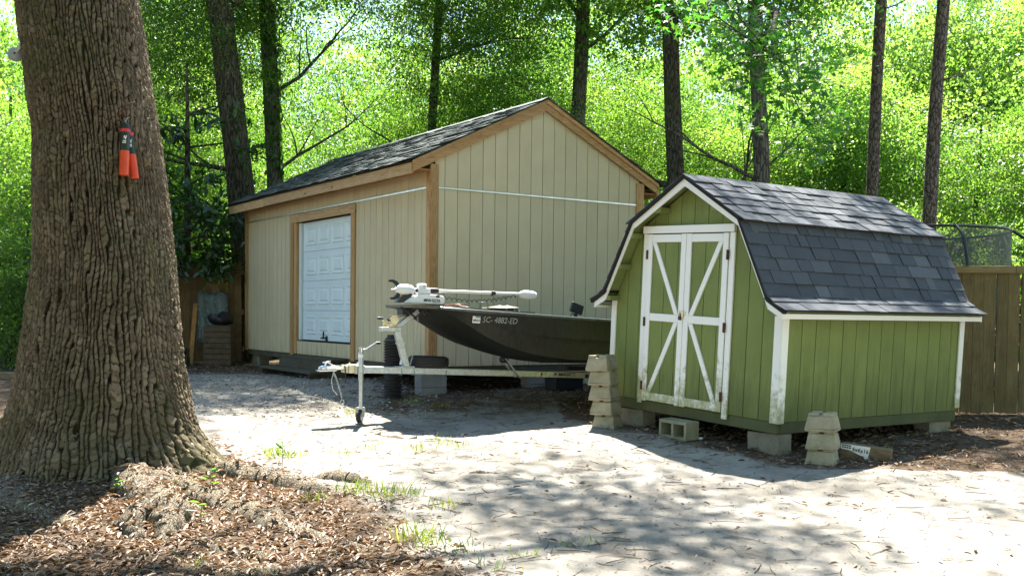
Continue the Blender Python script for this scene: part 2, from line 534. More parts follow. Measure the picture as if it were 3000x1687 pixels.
class MB:
    def __init__(s):
        s.v = []
        s.f = []

    def add(s, verts, faces):
        o = len(s.v)
        s.v.extend([tuple(p) for p in verts])
        s.f.extend([tuple(i + o for i in f) for f in faces])
        return s

    def obox(s, c, ax, ay, az, bev=0.0):
        c = V(*c)
        ax, ay, az = V(*ax), V(*ay), V(*az)
        if bev <= 0:
            vs = [c + i * ax + j * ay + k * az for k in (-1, 1) for j in (-1, 1) for i in (-1, 1)]
            return s.add(vs, [(0, 2, 3, 1), (4, 5, 7, 6), (0, 1, 5, 4), (2, 6, 7, 3), (0, 4, 6, 2), (1, 3, 7, 5)])
        A = [ax, ay, az]
        ln = [max(1e-6, np.linalg.norm(a)) for a in A]
        bv = [min(bev / l, 0.45) for l in ln]
        vs = []
        idx = {}
        for i in (-1, 1):
            for j in (-1, 1):
                for k in (-1, 1):
                    sg = (i, j, k)
                    for a in range(3):
                        p = c.copy()
                        for q in range(3):
                            p = p + A[q] * sg[q] * (1.0 if q == a else 1 - bv[q])
                        idx[(sg, a)] = len(vs)
                        vs.append(p)
        fs = []
        for a in range(3):
            b1, b2 = (a + 1) % 3, (a + 2) % 3
            for sg in (-1, 1):
                loop = []
                for u, w in ((-1, -1), (1, -1), (1, 1), (-1, 1)):
                    t = [0, 0, 0]
                    t[a] = sg
                    t[b1] = u
                    t[b2] = w
                    loop.append(idx[(tuple(t), a)])
                fs.append(tuple(loop if sg > 0 else loop[::-1]))
        for a in range(3):
            b1, b2 = (a + 1) % 3, (a + 2) % 3
            for u in (-1, 1):
                for w in (-1, 1):
                    t0 = [0, 0, 0]
                    t1 = [0, 0, 0]
                    t0[a], t1[a] = -1, 1
                    t0[b1] = t1[b1] = u
                    t0[b2] = t1[b2] = w
                    t0, t1 = tuple(t0), tuple(t1)
                    q = (idx[(t0, b1)], idx[(t1, b1)], idx[(t1, b2)], idx[(t0, b2)])
                    fs.append(q if u * w < 0 else q[::-1])
        for i in (-1, 1):
            for j in (-1, 1):
                for k in (-1, 1):
                    q = tuple(idx[((i, j, k), a)] for a in range(3))
                    fs.append(q if i * j * k > 0 else q[::-1])
        return s.add(vs, fs)

    def box(s, x0, x1, y0, y1, z0, z1, bev=0.0):
        return s.obox(((x0 + x1) / 2, (y0 + y1) / 2, (z0 + z1) / 2), ((x1 - x0) / 2, 0, 0), (0, (y1 - y0) / 2, 0), (0, 0, (z1 - z0) / 2), bev)

    def beam(s, p0, p1, w, h, up=(0, 0, 1), bev=0.0):
        p0, p1 = V(*p0), V(*p1)
        d = p1 - p0
        L = np.linalg.norm(d)
        d = d / L
        side = unit(np.cross(up, d))
        u2 = np.cross(d, side)
        return s.obox((p0 + p1) / 2, d * L / 2, side * w / 2, u2 * h / 2, bev)

    def prism(s, poly, axis, a0, a1):
        n = len(poly)

        def mk(u, v, a):
            return (u, a, v) if axis == 'y' else ((a, u, v) if axis == 'x' else (u, v, a))
        vs = [mk(u, v, a0) for u, v in poly] + [mk(u, v, a1) for u, v in poly]
        area = sum(poly[i][0] * poly[(i + 1) % n][1] - poly[(i + 1) % n][0] * poly[i][1] for i in range(n))
        flip = (area > 0) == (axis == 'y')
        fs = []
        a = tuple(range(n))
        b = tuple(range(n, 2 * n))
        if a1 < a0:
            flip = not flip
        # bottom cap faces away from a1
        fs.append(a if flip else a[::-1])
        fs.append(b[::-1] if flip else b)
        for i in range(n):
            j = (i + 1) % n
            q = (i, j, n + j, n + i)
            fs.append(q[::-1] if flip else q)
        return s.add(vs, fs)

    def tube(s, pts, r, n=8, cap=True, closed=False, squash=None):
        pts = [V(*p) for p in pts]
        m = len(pts)
        rr = r if hasattr(r, '__len__') else [r] * m
        o = len(s.v)
        prev = None
        for i in range(m):
            if closed:
                t = unit(pts[(i + 1) % m] - pts[i - 1])
            else:
                t = unit(pts[min(i + 1, m - 1)] - pts[max(i - 1, 0)])
            if prev is None:
                a = V(0, 0, 1) if abs(t[2]) < 0.9 else V(1, 0, 0)
                u = unit(np.cross(a, t))
            else:
                u = unit(prev - t * np.dot(prev, t))
            prev = u
            w = np.cross(t, u)
            for k in range(n):
                an = 2 * PI * k / n
                s.v.append(tuple(pts[i] + (u * math.cos(an) + w * math.sin(an)) * rr[i]))
        rng = m if closed else m - 1
        for i in range(rng):
            for k in range(n):
                a = o + i * n + k
                b = o + i * n + (k + 1) % n
                i2 = (i + 1) % m
                c = o + i2 * n + (k + 1) % n
                d = o + i2 * n + k
                s.f.append((a, b, c, d))
        if cap and not closed:
            s.f.append(tuple(o + k for k in range(n))[::-1])
            s.f.append(tuple(o + (m - 1) * n + k for k in range(n)))
        return s

    def lathe(s, prof, n=24, origin=(0, 0, 0), axis=(0, 0, 1), cap=True):
        """prof: list of (radius, height along axis)"""
        ax = unit(axis)
        a = V(0, 0, 1) if abs(ax[2]) < 0.9 else V(1, 0, 0)
        u = unit(np.cross(a, ax))
        w = np.cross(ax, u)
        O = V(*origin)
        o = len(s.v)
        for r, hh in prof:
            for k in range(n):
                an = 2 * PI * k / n
                s.v.append(tuple(O + ax * hh + (u * math.cos(an) + w * math.sin(an)) * max(r, 1e-4)))
        for i in range(len(prof) - 1):
            for k in range(n):
                a_ = o + i * n + k
                b_ = o + i * n + (k + 1) % n
                s.f.append((a_, b_, b_ + n, a_ + n))
        if cap:
            s.f.append(tuple(o + k for k in range(n))[::-1])
            s.f.append(tuple(o + (len(prof) - 1) * n + k for k in range(n)))
        return s

    def ellipsoid(s, c, rx, ry, rz, n=16, m=10):
        prof = [(math.sin(PI * i / m), -math.cos(PI * i / m)) for i in range(m + 1)]
        o = len(s.v)
        s.lathe(prof, n, cap=False)
        for i in range(o, len(s.v)):
            x, y, z = s.v[i]
            s.v[i] = (c[0] + x * rx, c[1] + y * ry, c[2] + z * rz)
        return s

    def mesh(s, name):
        me = bpy.data.meshes.new(name)
        me.from_pydata(s.v, [], s.f)
        if len(s.f) < 4000:
            bm = bmesh.new()
            bm.from_mesh(me)
            bmesh.ops.recalc_face_normals(bm, faces=bm.faces)
            bm.to_mesh(me)
            bm.free()
        me.update()
        return me

    def build(s, name, mat, parent=None, smooth=None):
        me = s.mesh(name)
        me.materials.append(MAT[mat])
        if smooth is not None:
            me.shade_smooth()
            if smooth < 180:
                me.set_sharp_from_angle(angle=math.radians(smooth))
        return link(name, me, parent)


def link(name, me, parent=None):
    o = bpy.data.objects.new(name, me)
    COL.objects.link(o)
    if parent is not None:
        o.parent = parent
    return o


def tag(o, label=None, cat=None, group=None, kind=None):
    if label:
        o['label'] = label
    if cat:
        o['category'] = cat
    if group:
        o['group'] = group
    if kind:
        o['kind'] = kind
    return o


def thing(name, label, cat, loc=(0, 0, 0), rz=0.0, group=None, M=None):
    o = bpy.data.objects.new(name, None)
    COL.objects.link(o)
    o.empty_display_size = 0.2
    if M is not None:
        o.matrix_world = M
    else:
        o.location = loc
        o.rotation_euler = (0, 0, rz)
    return tag(o, label, cat, group)


def text_mesh(body, size, extrude=0.0008, shear=0.0, bold=0.0, align='LEFT'):
    cu = bpy.data.curves.new('t', 'FONT')
    cu.body = body
    cu.size = size
    cu.extrude = extrude
    cu.shear = shear
    cu.offset = bold
    cu.align_x = align
    cu.resolution_u = 3
    ob = bpy.data.objects.new('t', cu)
    COL.objects.link(ob)
    bpy.context.view_layer.update()
    me = bpy.data.meshes.new_from_object(ob.evaluated_get(bpy.context.evaluated_depsgraph_get()))
    bpy.data.objects.remove(ob)
    bpy.data.curves.remove(cu)
    return me


def text(name, body, size, mat, parent, origin, right, up, fit_w=None, **kw):
    me = text_mesh(body, size, **kw)
    me.materials.clear()
    me.materials.append(MAT[mat])
    r, u = Vector(right).normalized(), Vector(up).normalized()
    n = r.cross(u)
    sx = 1.0
    if fit_w:
        w = max(v.co.x for v in me.vertices) - min(v.co.x for v in me.vertices)
        sx = fit_w / w
    o = link(name, me, parent)
    o.matrix_local = Matrix(((r.x * sx, u.x, n.x, origin[0]), (r.y * sx, u.y, n.y, origin[1]), (r.z * sx, u.z, n.z, origin[2]), (0, 0, 0, 1)))
    return o


def np_mesh(name, verts, faces_flat, starts, mat, attrs=None, smooth=False):
    me = bpy.data.meshes.new(name)
    me.vertices.add(len(verts))
    me.vertices.foreach_set('co', np.asarray(verts, np.float32).ravel())
    me.loops.add(len(faces_flat))
    me.loops.foreach_set('vertex_index', np.asarray(faces_flat, np.int32))
    me.polygons.add(len(starts))
    me.polygons.foreach_set('loop_start', np.asarray(starts, np.int32))
    if smooth:
        me.polygons.foreach_set('use_smooth', np.ones(len(starts), bool))
    me.update(calc_edges=True)
    if attrs:
        for k, a in attrs.items():
            at = me.attributes.new(k, 'FLOAT', 'POINT')
            at.data.foreach_set('value', np.asarray(a, np.float32))
    me.materials.append(MAT[mat])
    return me


# value noise in numpy
_rng = np.random.default_rng(11)
_perm = _rng.random((256, 256))


def vnoise(x, y):
    xi, yi = np.floor(x).astype(int), np.floor(y).astype(int)
    fx, fy = x - xi, y - yi
    fx, fy = fx * fx * (3 - 2 * fx), fy * fy * (3 - 2 * fy)
    a = _perm[xi % 256, yi % 256]
    b = _perm[(xi + 1) % 256, yi % 256]
    c = _perm[xi % 256, (yi + 1) % 256]
    d = _perm[(xi + 1) % 256, (yi + 1) % 256]
    return (a * (1 - fx) + b * fx) * (1 - fy) + (c * (1 - fx) + d * fx) * fy


def fbm(x, y, o=4):
    s = 0
    a = 0.5
    for _ in range(o):
        s = s + a * vnoise(x, y)
        x, y, a = x * 2.03 + 17.1, y * 2.03 + 5.3, a * 0.5
    return s


# ------------------------------------------------------------------ ground
def gh(x, y):
    x, y = np.asarray(x, float), np.asarray(y, float)
    yy = np.clip(y, 3.5, 16.0)
    z = 0.058 * (yy - 10.1)
    z = z + 0.13 * np.exp(-((x + 3.3) ** 2 / 1.9 + (y - 8.5) ** 2 / 1.5))
    near = np.exp(-(np.maximum(0, np.abs(y - 9) - 5) / 3) ** 2)
    z = z + near * (0.10 * (fbm(x * 0.55 + 3, y * 0.55 + 9, 3) - 0.45) + 0.030 * (fbm(x * 2.4, y * 2.4, 3) - 0.45)
                    + 0.026 * (fbm(x * 7 + 40, y * 7 + 7, 3) - 0.45))
    return z


LBX = np.array([3.0, 6.2, 7.0, 8.0, 9.0, 9.9, 11.0, 13.0])
LBV = np.array([0.6, -0.25, -0.65, -1.05, -2.0, -2.75, -3.6, -5.5])


def litter(x, y):
    x, y = np.asarray(x, float), np.asarray(y, float)
    a = 1 / (1 + np.exp(-(np.interp(y, LBX, LBV) - x) / 0.22))
    # along the right flank of the green shed and its fence
    d = (x - 2.6) * (-0.568) + (y - 10.12) * 0.823   # distance behind the line of the shed's right wall
    b = .85 / (1 + np.exp(-(d + 0.12) / 0.18)) * (x > 2.3)
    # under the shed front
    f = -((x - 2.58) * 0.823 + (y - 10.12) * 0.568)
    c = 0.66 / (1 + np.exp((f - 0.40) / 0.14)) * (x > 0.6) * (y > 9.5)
    # dark leafy soil in front of the barn and by the back fence
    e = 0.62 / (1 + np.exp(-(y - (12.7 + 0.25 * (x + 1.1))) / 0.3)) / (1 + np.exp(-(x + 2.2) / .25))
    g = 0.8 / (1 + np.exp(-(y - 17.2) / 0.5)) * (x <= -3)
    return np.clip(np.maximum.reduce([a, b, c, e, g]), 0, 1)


def axis_pts(lo, f0, f1, hi, step):
    a = [f0]
    st = step
    while a[-1] > lo:
        st *= 1.35
        a.append(a[-1] - st)
    b = list(np.arange(f0, f1, step))
    c = [b[-1]]
    st = step
    while c[-1] < hi:
        st *= 1.35
        c.append(c[-1] + st)
    return np.array(sorted(set(a[1:])) + b + c[1:])


gx = axis_pts(-180, -6.5, 8.5, 180, 0.06)
gy = axis_pts(-60, 4.6, 16.0, 260, 0.06)
GX, GY = np.meshgrid(gx, gy)
GZ = gh(GX, GY)
nx, ny = len(gx), len(gy)
I = np.arange(nx * ny).reshape(ny, nx)
quads = np.stack([I[:-1, :-1], I[:-1, 1:], I[1:, 1:], I[1:, :-1]], -1).reshape(-1, 4)
woods = np.clip((GY - 20.5) / 2.0, 0, 1)
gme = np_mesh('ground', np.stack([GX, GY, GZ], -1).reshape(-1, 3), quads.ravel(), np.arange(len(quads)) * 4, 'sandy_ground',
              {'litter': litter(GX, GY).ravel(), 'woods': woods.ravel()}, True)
tag(link('ground', gme), kind='structure')


# ------------------------------------------------------------------ leaf scatter helpers
def rand_unit(rng, n):
    a = rng.normal(size=(n, 3))
    return a / np.linalg.norm(a, axis=1, keepdims=True)


def leaves(name, P, D, N, L, W, mat, fold=0.12, droop=0.0, tone=None):
    """kite leaves as one mesh: P base points, D directions, N normals"""
    n = len(P)
    D = D / np.linalg.norm(D, axis=1, keepdims=True)
    S = np.cross(N, D)
    S /= np.maximum(1e-6, np.linalg.norm(S, axis=1, keepdims=True))
    N = np.cross(D, S)
    L = np.asarray(L).reshape(-1, 1) * np.ones((n, 1))
    W = np.asarray(W).reshape(-1, 1) * np.ones((n, 1))
    a = P
    b = P + D * L * 0.48 + S * W * 0.5 + N * W * fold
    c = P + D * L - N * L * droop
    d = P + D * L * 0.48 - S * W * 0.5 + N * W * fold
    vs = np.stack([a, b, c, d], 1).reshape(-1, 3)
    return np_mesh(name, vs, np.arange(4 * n), np.arange(n) * 4, mat, None if tone is None else {'tone': np.repeat(tone, 4)})


def leaves6(name, P, D, N, L, W, mat, curl=0.25):
    """rounder leaves: six-sided, folded on the midrib (two quads)"""
    n = len(P)
    D = D / np.linalg.norm(D, axis=1, keepdims=True)
    S = np.cross(N, D)
    S /= np.maximum(1e-6, np.linalg.norm(S, axis=1, keepdims=True))
    N = np.cross(D, S)
    L = np.asarray(L).reshape(-1, 1) * np.ones((n, 1))
    W = np.asarray(W).reshape(-1, 1) * np.ones((n, 1))
    up = N * W * curl
    vs = np.stack([P, P + D * L * 0.3 + S * W * 0.42 + up, P + D * L * 0.68 + S * W * 0.42 + up,
                   P + D * L, P + D * L * 0.68 - S * W * 0.42 + up, P + D * L * 0.3 - S * W * 0.42 + up], 1).reshape(-1, 3)
    base = np.arange(n)[:, None] * 6
    f = np.concatenate([base + np.array([[0, 3, 2, 1]]), base + np.array([[0, 5, 4, 3]])], 1).reshape(-1)
    return np_mesh(name, vs, f, np.arange(2 * n) * 4, mat)


def star_leaves(name, P, D, N, L, mat):
    n = len(P)
    D = D / np.linalg.norm(D, axis=1, keepdims=True)
    S = np.cross(N, D)
    S /= np.maximum(1e-6, np.linalg.norm(S, axis=1, keepdims=True))
    N = np.cross(D, S)
    L = np.asarray(L).reshape(-1, 1) * np.ones((n, 1))
    pts = []
    for k, (an, r) in enumerate([(0, 1.0), (30, 0.42), (62, 0.95), (95, 0.36), (125, 0.72), (180, 0.16), (-125, 0.72), (-95, 0.36), (-62, 0.95), (-30, 0.42)]):
        t = math.radians(an)
        pts.append(P + D * L * (0.45 + 0.55 * r * math.cos(t)) + S * L * 0.6 * r * math.sin(t) - N * L * 0.12 * r * r)
    vs = np.stack(pts, 1).reshape(-1, 3)
    return np_mesh(name, vs, np.arange(10 * n), np.arange(n) * 10, mat)


def crown_mesh(name, seed, nclus, per, rx, rz, L, W, spread, mat, hollow=2.2, up=0.9, kind='kite'):
    rng = np.random.default_rng(seed)
    c = rand_unit(rng, nclus) * (rng.random((nclus, 1)) ** (1 / hollow))
    c *= 1 + 0.22 * np.sin(c[:, :1] * 5 + seed) * np.cos(c[:, 1:2] * 4 + 2 * seed)
    c *= np.array([rx, rx, rz])
    sc = spread * (0.55 + 0.9 * rng.random((nclus, 1)))
    idx = np.repeat(np.arange(nclus), per)
    n = len(idx)
    off = rng.normal(size=(n, 3)) * np.array([1, 1, 0.26]) * sc[idx] * 0.46
    tilt = rng.normal(size=(nclus, 2)) * 0.35
    off[:, 2] += off[:, 0] * tilt[idx, 0] + off[:, 1] * tilt[idx, 1]
    P = c[idx] + off
    off[:, 2] -= 0.35 * (off[:, 0] ** 2 + off[:, 1] ** 2) / np.maximum(.1, sc[idx][:, 0])
    P = c[idx] + off
    tn = np.clip(rng.normal(.5, .28, nclus), 0, 1)[idx]
    cn = rng.normal(size=(nclus, 3)) * 0.5 + np.array([0, -.1, up])
    N = cn[idx] + rng.normal(size=(n, 3)) * 0.30
    D = rand_unit(rng, n) * .8 + rand_unit(rng, nclus)[idx] * .5 + np.array([0, 0, -0.35])
    Ls = L * (0.7 + 0.6 * rng.random(n))
    if kind == 'kite':
        return leaves(name, P, D, N, Ls, Ls * W / L, mat, tone=tn)
    return leaves6(name, P, D, N, Ls, Ls * W / L, mat)


def trunk_path(base, top, n, wob, seed):
    rng = random.Random(seed)
    b, t = V(*base), V(*top)
    ph = [rng.uniform(0, 6) for _ in range(4)]
    out = []
    for i in range(n + 1):
        f = i / n
        p = b * (1 - f) + t * f
        k = math.sin(PI * min(1, f * 1.0))
        p = p + V(wob * math.sin(f * 5 + ph[0]) * k, wob * math.sin(f * 4 + ph[1]) * k, 0)
        out.append(p)
    return out


def limb(mb, start, d, length, r0, seed, up=0.25, n=7, segs=8, twigs=3):
    rng = random.Random(seed)
    p = V(*start)
    d = unit(d)
    pts, rs = [p], [r0]
    for i in range(segs):
        d = unit(d + V(rng.uniform(-.22, .22), rng.uniform(-.22, .22), rng.uniform(-.12, .12) + up * 0.12))
        p = p + d * length / segs
        pts.append(p)
        rs.append(r0 * (1 - 0.85 * (i + 1) / segs))
    mb.tube(pts, rs, n)
    for k in range(twigs):
        j = rng.randint(2, segs - 1)
        dd = unit(d + V(rng.uniform(-1, 1), rng.uniform(-1, 1), rng.uniform(-.3, .6)))
        q = pts[j]
        tp, tr = [q], [rs[j] * 0.6]
        for i in range(4):
            dd = unit(dd + V(rng.uniform(-.25, .25), rng.uniform(-.25, .25), rng.uniform(-.15, .15)))
            q = q + dd * length * 0.12
            tp.append(q)
            tr.append(rs[j] * 0.6 * (1 - 0.22 * (i + 1)))
        mb.tube(tp, tr, 5)
    return pts


# ------------------------------------------------------------------ the big oak on the left
ROOTS = []


def oak():
    t = thing('oak_tree', 'huge old oak with blocky furrowed bark filling the left of the photo', 'tree', (-3.6, 9.2, 0))
    o = V(-3.6, 9.2, 0)
    zk = [-0.4, 0.17, 0.345, 0.59, 1.04, 1.83, 2.88, 4.1, 5.2]
    ck = [-3.63, -3.63, -3.63, -3.60, -3.585, -3.57, -3.635, -3.785, -3.93]
    rk = [0.84, 0.78, 0.73, 0.685, 0.625, 0.545, 0.482, 0.478, 0.47]
    nt_, nz_ = 620, 560
    th = np.linspace(0, 2 * PI, nt_, endpoint=False)
    z = np.linspace(-0.35, 4.7, nz_)
    T, Z = np.meshgrid(th, z)
    R0 = np.interp(Z, zk, rk)
    CX = np.interp(Z, zk, ck) - o[0]
    lob = np.zeros_like(T)
    for a, w, amp in ((-14, 0.40, 2.1), (-62, 0.30, 0.55), (-105, 0.5, 0.35), (-152, 0.36, 0.85), (170, 0.45, 0.8), (60, 0.5, 0.8), (118, 0.4, 0.8)):
        d = (T - math.radians(a) + PI) % (2 * PI) - PI
        lob += amp * np.exp(-(d / w) ** 2)
    lob = lob * (0.7 + 0.7 * fbm(np.cos(T) * 5 + 60, np.sin(T) * 5 + Z * 2 + 60, 3))
    zz = np.maximum(Z + 0.25, 0)
    R0 = R0 + lob * 0.52 * np.exp(-zz / 0.30) + 0.05 * (fbm(T * 3 / PI * 2, Z * 0.8 + 3) - 0.45) * 2 + 0.03 * lob * np.exp(-zz / 1.2)

    def sstep(x, a_, b_):
        q = np.clip((x - a_) / (b_ - a_), 0, 1)
        return q * q * (3 - 2 * q)

    def hsh(i, j):
        return np.modf(np.abs(np.sin(i * 12.9898 + j * 78.233) * 43758.5453))[0]
    ct, st_ = np.cos(T), np.sin(T)
    nc = 98
    warp = 3.4 * (fbm(ct * 4.2 + 11, Z * 1.5 + st_ * 4.2 + 20, 3) - 0.45) + 1.5 * (fbm(ct * 11 + 31, Z * 5.0 + st_ * 11 + 40, 3) - 0.45)
    p = T / (2 * PI) * nc + warp
    pid = np.floor(p) % nc
    q = p - np.floor(p)
    du = np.minimum(q, 1 - q)
    fw = 0.05 + 0.07 * fbm(ct * 7 + 3, Z * 6 + st_ * 7 + 9, 2)
    hu = sstep(du, fw * .5, fw * .5 + .16)
    sz = Z / 0.058 + hsh(pid, pid * 0 + 3) * 9 + 1.5 * (fbm(ct * 16 + 2, Z * 9 + st_ * 16 + 12, 3) - 0.45) + (q - .5) * (hsh(pid, pid * 0 + 7) - .5) * 1.6
    zid = np.floor(sz)
    fz = sz - zid
    dz_ = np.minimum(fz, 1 - fz)
    near_id = np.where(fz > .5, zid + 1, zid)
    cs_ = np.clip(hsh(pid, near_id) * 1.3 + .15, 0, 1)
    hz = 1 - (1 - sstep(dz_, .02, .13)) * cs_
    # a second, finer split inside the wider plates
    q2 = np.abs(q - .5 - .35 * (hsh(pid, zid) - .5) - .22 * (fbm(ct * 30, Z * 25 + st_ * 30 + 50, 2) - .4))
    hs = 1 - (1 - sstep(q2, .01, .06)) * np.clip(hsh(pid + 5, zid) * 2.2 - 1.2, 0, 1)
    h = hu * hz * hs
    idn = hsh(pid + 17, zid + 3)
    grain = fbm(T * 70 / PI, Z * 26, 4) - 0.45
    deep = fbm(ct * 3 + 5, Z * 1.2 + st_ * 3 + 5, 2)
    disp = (0.009 + 0.013 * deep) * hu + 0.015 * h * (0.7 + 0.6 * idn) + 0.022 * grain
    h2 = h
    e = h * .3
    e2 = hu * .3
    R = R0 + disp
    X = CX + R * np.cos(T)
    Y = R * np.sin(T)
    nn = nt_ * nz_
    I = np.arange(nn).reshape(nz_, nt_)
    J = np.roll(I, -1, axis=1)
    q = np.stack([I[:-1], J[:-1], J[1:], I[1:]], -1).reshape(-1, 4)
    me = np_mesh('trunk', np.stack([X, Y, Z], -1).reshape(-1, 3), q.ravel(), np.arange(len(q)) * 4, 'oak_bark',
                 {'crack': (0.12 * hu + 0.88 * h * hu).clip(0, 1).ravel(), 'tone': idn.ravel()}, True)
    link('trunk', me, t)
    # limbs far above the frame
    mb = MB()
    mb.tube([(-0.28, 0, 4.6), (-0.4, 0.1, 5.6), (-0.45, 0.3, 6.8), (-0.2, 0.8, 8.2)], [0.585, 0.56, 0.55, 0.42], 24)
    tips = []
    for k, (a, el, L, z0) in enumerate(((30, 48, 9.5, 7.4), (75, 45, 9.5, 7.6), (125, 46, 8.5, 7.6), (165, 45, 7.0, 7.5), (52, 55, 10.0, 7.8), (100, 62, 8.0, 8.0), (10, 58, 7.5, 7.6))):
        d = V(math.cos(math.radians(a)) * math.cos(math.radians(el)), math.sin(math.radians(a)) * math.cos(math.radians(el)), math.sin(math.radians(el)))
        tips.append(limb(mb, (-0.4, 0.4, z0), d, L, 0.17, 50 + k, 0.05, 9, 10, 7))
    mb.build('limb', 'dark_bark', t, 60)
    # roots
    def root(pts, seed, name='root', sink=.62):
        rng = random.Random(seed)
        P, r = [], []
        for i in range(len(pts) - 1):
            for k in range(7):
                f = k / 7
                a, b = pts[i], pts[i + 1]
                x = a[0] * (1 - f) + b[0] * f + rng.uniform(-.03, .03)
                y = a[1] * (1 - f) + b[1] * f + rng.uniform(-.03, .03)
                rr = .92 * (a[2] * (1 - f) + b[2] * f) * rng.uniform(0.86, 1.14)
                dz = a[3] * (1 - f) + b[3] * f + rng.uniform(-.012, .012) - sink * rr
                P.append(V(x, y, float(gh(x, y)) + dz) - o)
                r.append(rr)
                ROOTS.append((x, y, float(gh(x, y)) + dz, rr))
        mbr = MB()
        mbr.tube(P, r, 18)
        for i in range(len(mbr.v)):
            x, y, z_ = mbr.v[i]
            kx = 0.055 * (float(vnoise(np.array(x * 11 + seed), np.array(y * 11 + z_ * 9))) - 0.5) + .03 * (float(vnoise(np.array(x * 31 + seed), np.array(y * 31 + z_ * 23))) - 0.5)
            mbr.v[i] = (x + kx, y + kx * 0.6, z_ + kx)
        mbr.build(name, 'root_bark', t, 70)
    root([(-2.95, 8.95, .22, .20), (-2.55, 8.85, .17, .06), (-2.2, 8.75, .14, .03), (-1.75, 8.55, .11, .0), (-1.3, 8.3, .06, -.04)], 1, sink=.5)
    root([(-3.1, 8.35, .17, .05), (-2.75, 7.85, .15, .02), (-2.5, 7.5, .17, .06), (-2.38, 7.2, .12, .02), (-2.3, 6.85, .07, -.06)], 2, sink=.25)
    root([(-2.45, 7.55, .10, .08), (-2.62, 7.3, .09, .09), (-2.58, 7.05, .08, .02), (-2.5, 6.9, .06, -.05)], 22, sink=.25)
    root([(-2.9, 8.5, .16, .0), (-2.3, 7.95, .15, .0), (-1.8, 7.45, .14, .0), (-1.25, 7.0, .10, -.02), (-.7, 6.7, .06, -.05)], 3, sink=.5)
    root([(-4.0, 8.4, .2, .0), (-3.7, 7.7, .17, .0), (-3.1, 7.3, .13, -.02), (-2.9, 6.8, .07, -.05)], 4)
    root([(-2.1, 6.95, .11, -.03), (-1.75, 6.7, .12, -.02), (-1.35, 6.45, .10, -.03), (-1.0, 6.25, .06, -.06)], 5)
    root([(-1.95, 6.35, .10, -.02), (-1.6, 6.25, .12, .0), (-1.3, 6.3, .08, -.04)], 15)
    root([(-1.75, 8.95, .06, -.03), (-1.55, 8.9, .10, .02), (-1.33, 8.82, .09, .02), (-1.15, 8.75, .05, -.03)], 6)
    root([(-1.2, 8.75, .05, -.03), (-.85, 8.4, .075, -.025), (-.5, 8.1, .06, -.03), (-.15, 7.85, .045, -.035)], 7)
    root([(-.95, 9.4, .04, -.02), (-.6, 9.15, .055, -.018), (-.15, 9.2, .06, -.02), (.25, 9.05, .04, -.03)], 8)
    root([(-1.7, 11.2, .03, -.015), (-1.3, 11.0, .04, -.01), (-.8, 10.9, .035, -.012), (-.5, 10.7, .02, -.02)], 9)
    root([(-.3, 10.9, .02, -.01), (.05, 10.75, .03, -.01), (.4, 10.5, .02, -.015)], 10)
    # crown: overhead, above the frame, lets dapples through
    rng = np.random.default_rng(21)
    cen = []
    sup = []
    while len(cen) < 63:
        if sup and len(cen) % 7:
            q = sup[-1] + V(rng.normal() * .75, rng.normal() * .75, rng.normal() * .5)
            cen.append(q - o)
            continue
        x_, y_ = rng.uniform(-9, 4.6), rng.uniform(9.5, 22)
        if ((x_ + 2.6) / 5.6) ** 2 + ((y_ - 16.0) / 5.6) ** 2 < 1 and not (abs(x_ + 2.3) < 1.2 and 13 < y_ < 17.5):
            sup.append(V(x_, y_, rng.uniform(12.0, 16.5)))
            cen.append(sup[-1] - o)
    cen = np.array(cen)
    per = 150
    idx = np.repeat(np.arange(len(cen)), per)
    n = len(idx)
    P = cen[idx] + rng.normal(size=(n, 3)) * np.array([.5, .5, .22])
    me = leaves('crown', P, rand_unit(rng, n), rng.normal(size=(n, 3)) * .6 + np.array([0, 0, 1]), 0.14 * (0.7 + .6 * rng.random(n)), 0.085, 'leaf_mid')
    link('crown', me, t)
    return t


OAK = oak()


def trunk_r(z):
    return float(np.interp(z, [-0.4, 0.17, 0.59, 1.04, 1.83, 2.88, 4.1], [0.84, 0.78, 0.685, 0.625, 0.545, 0.482, 0.478]))


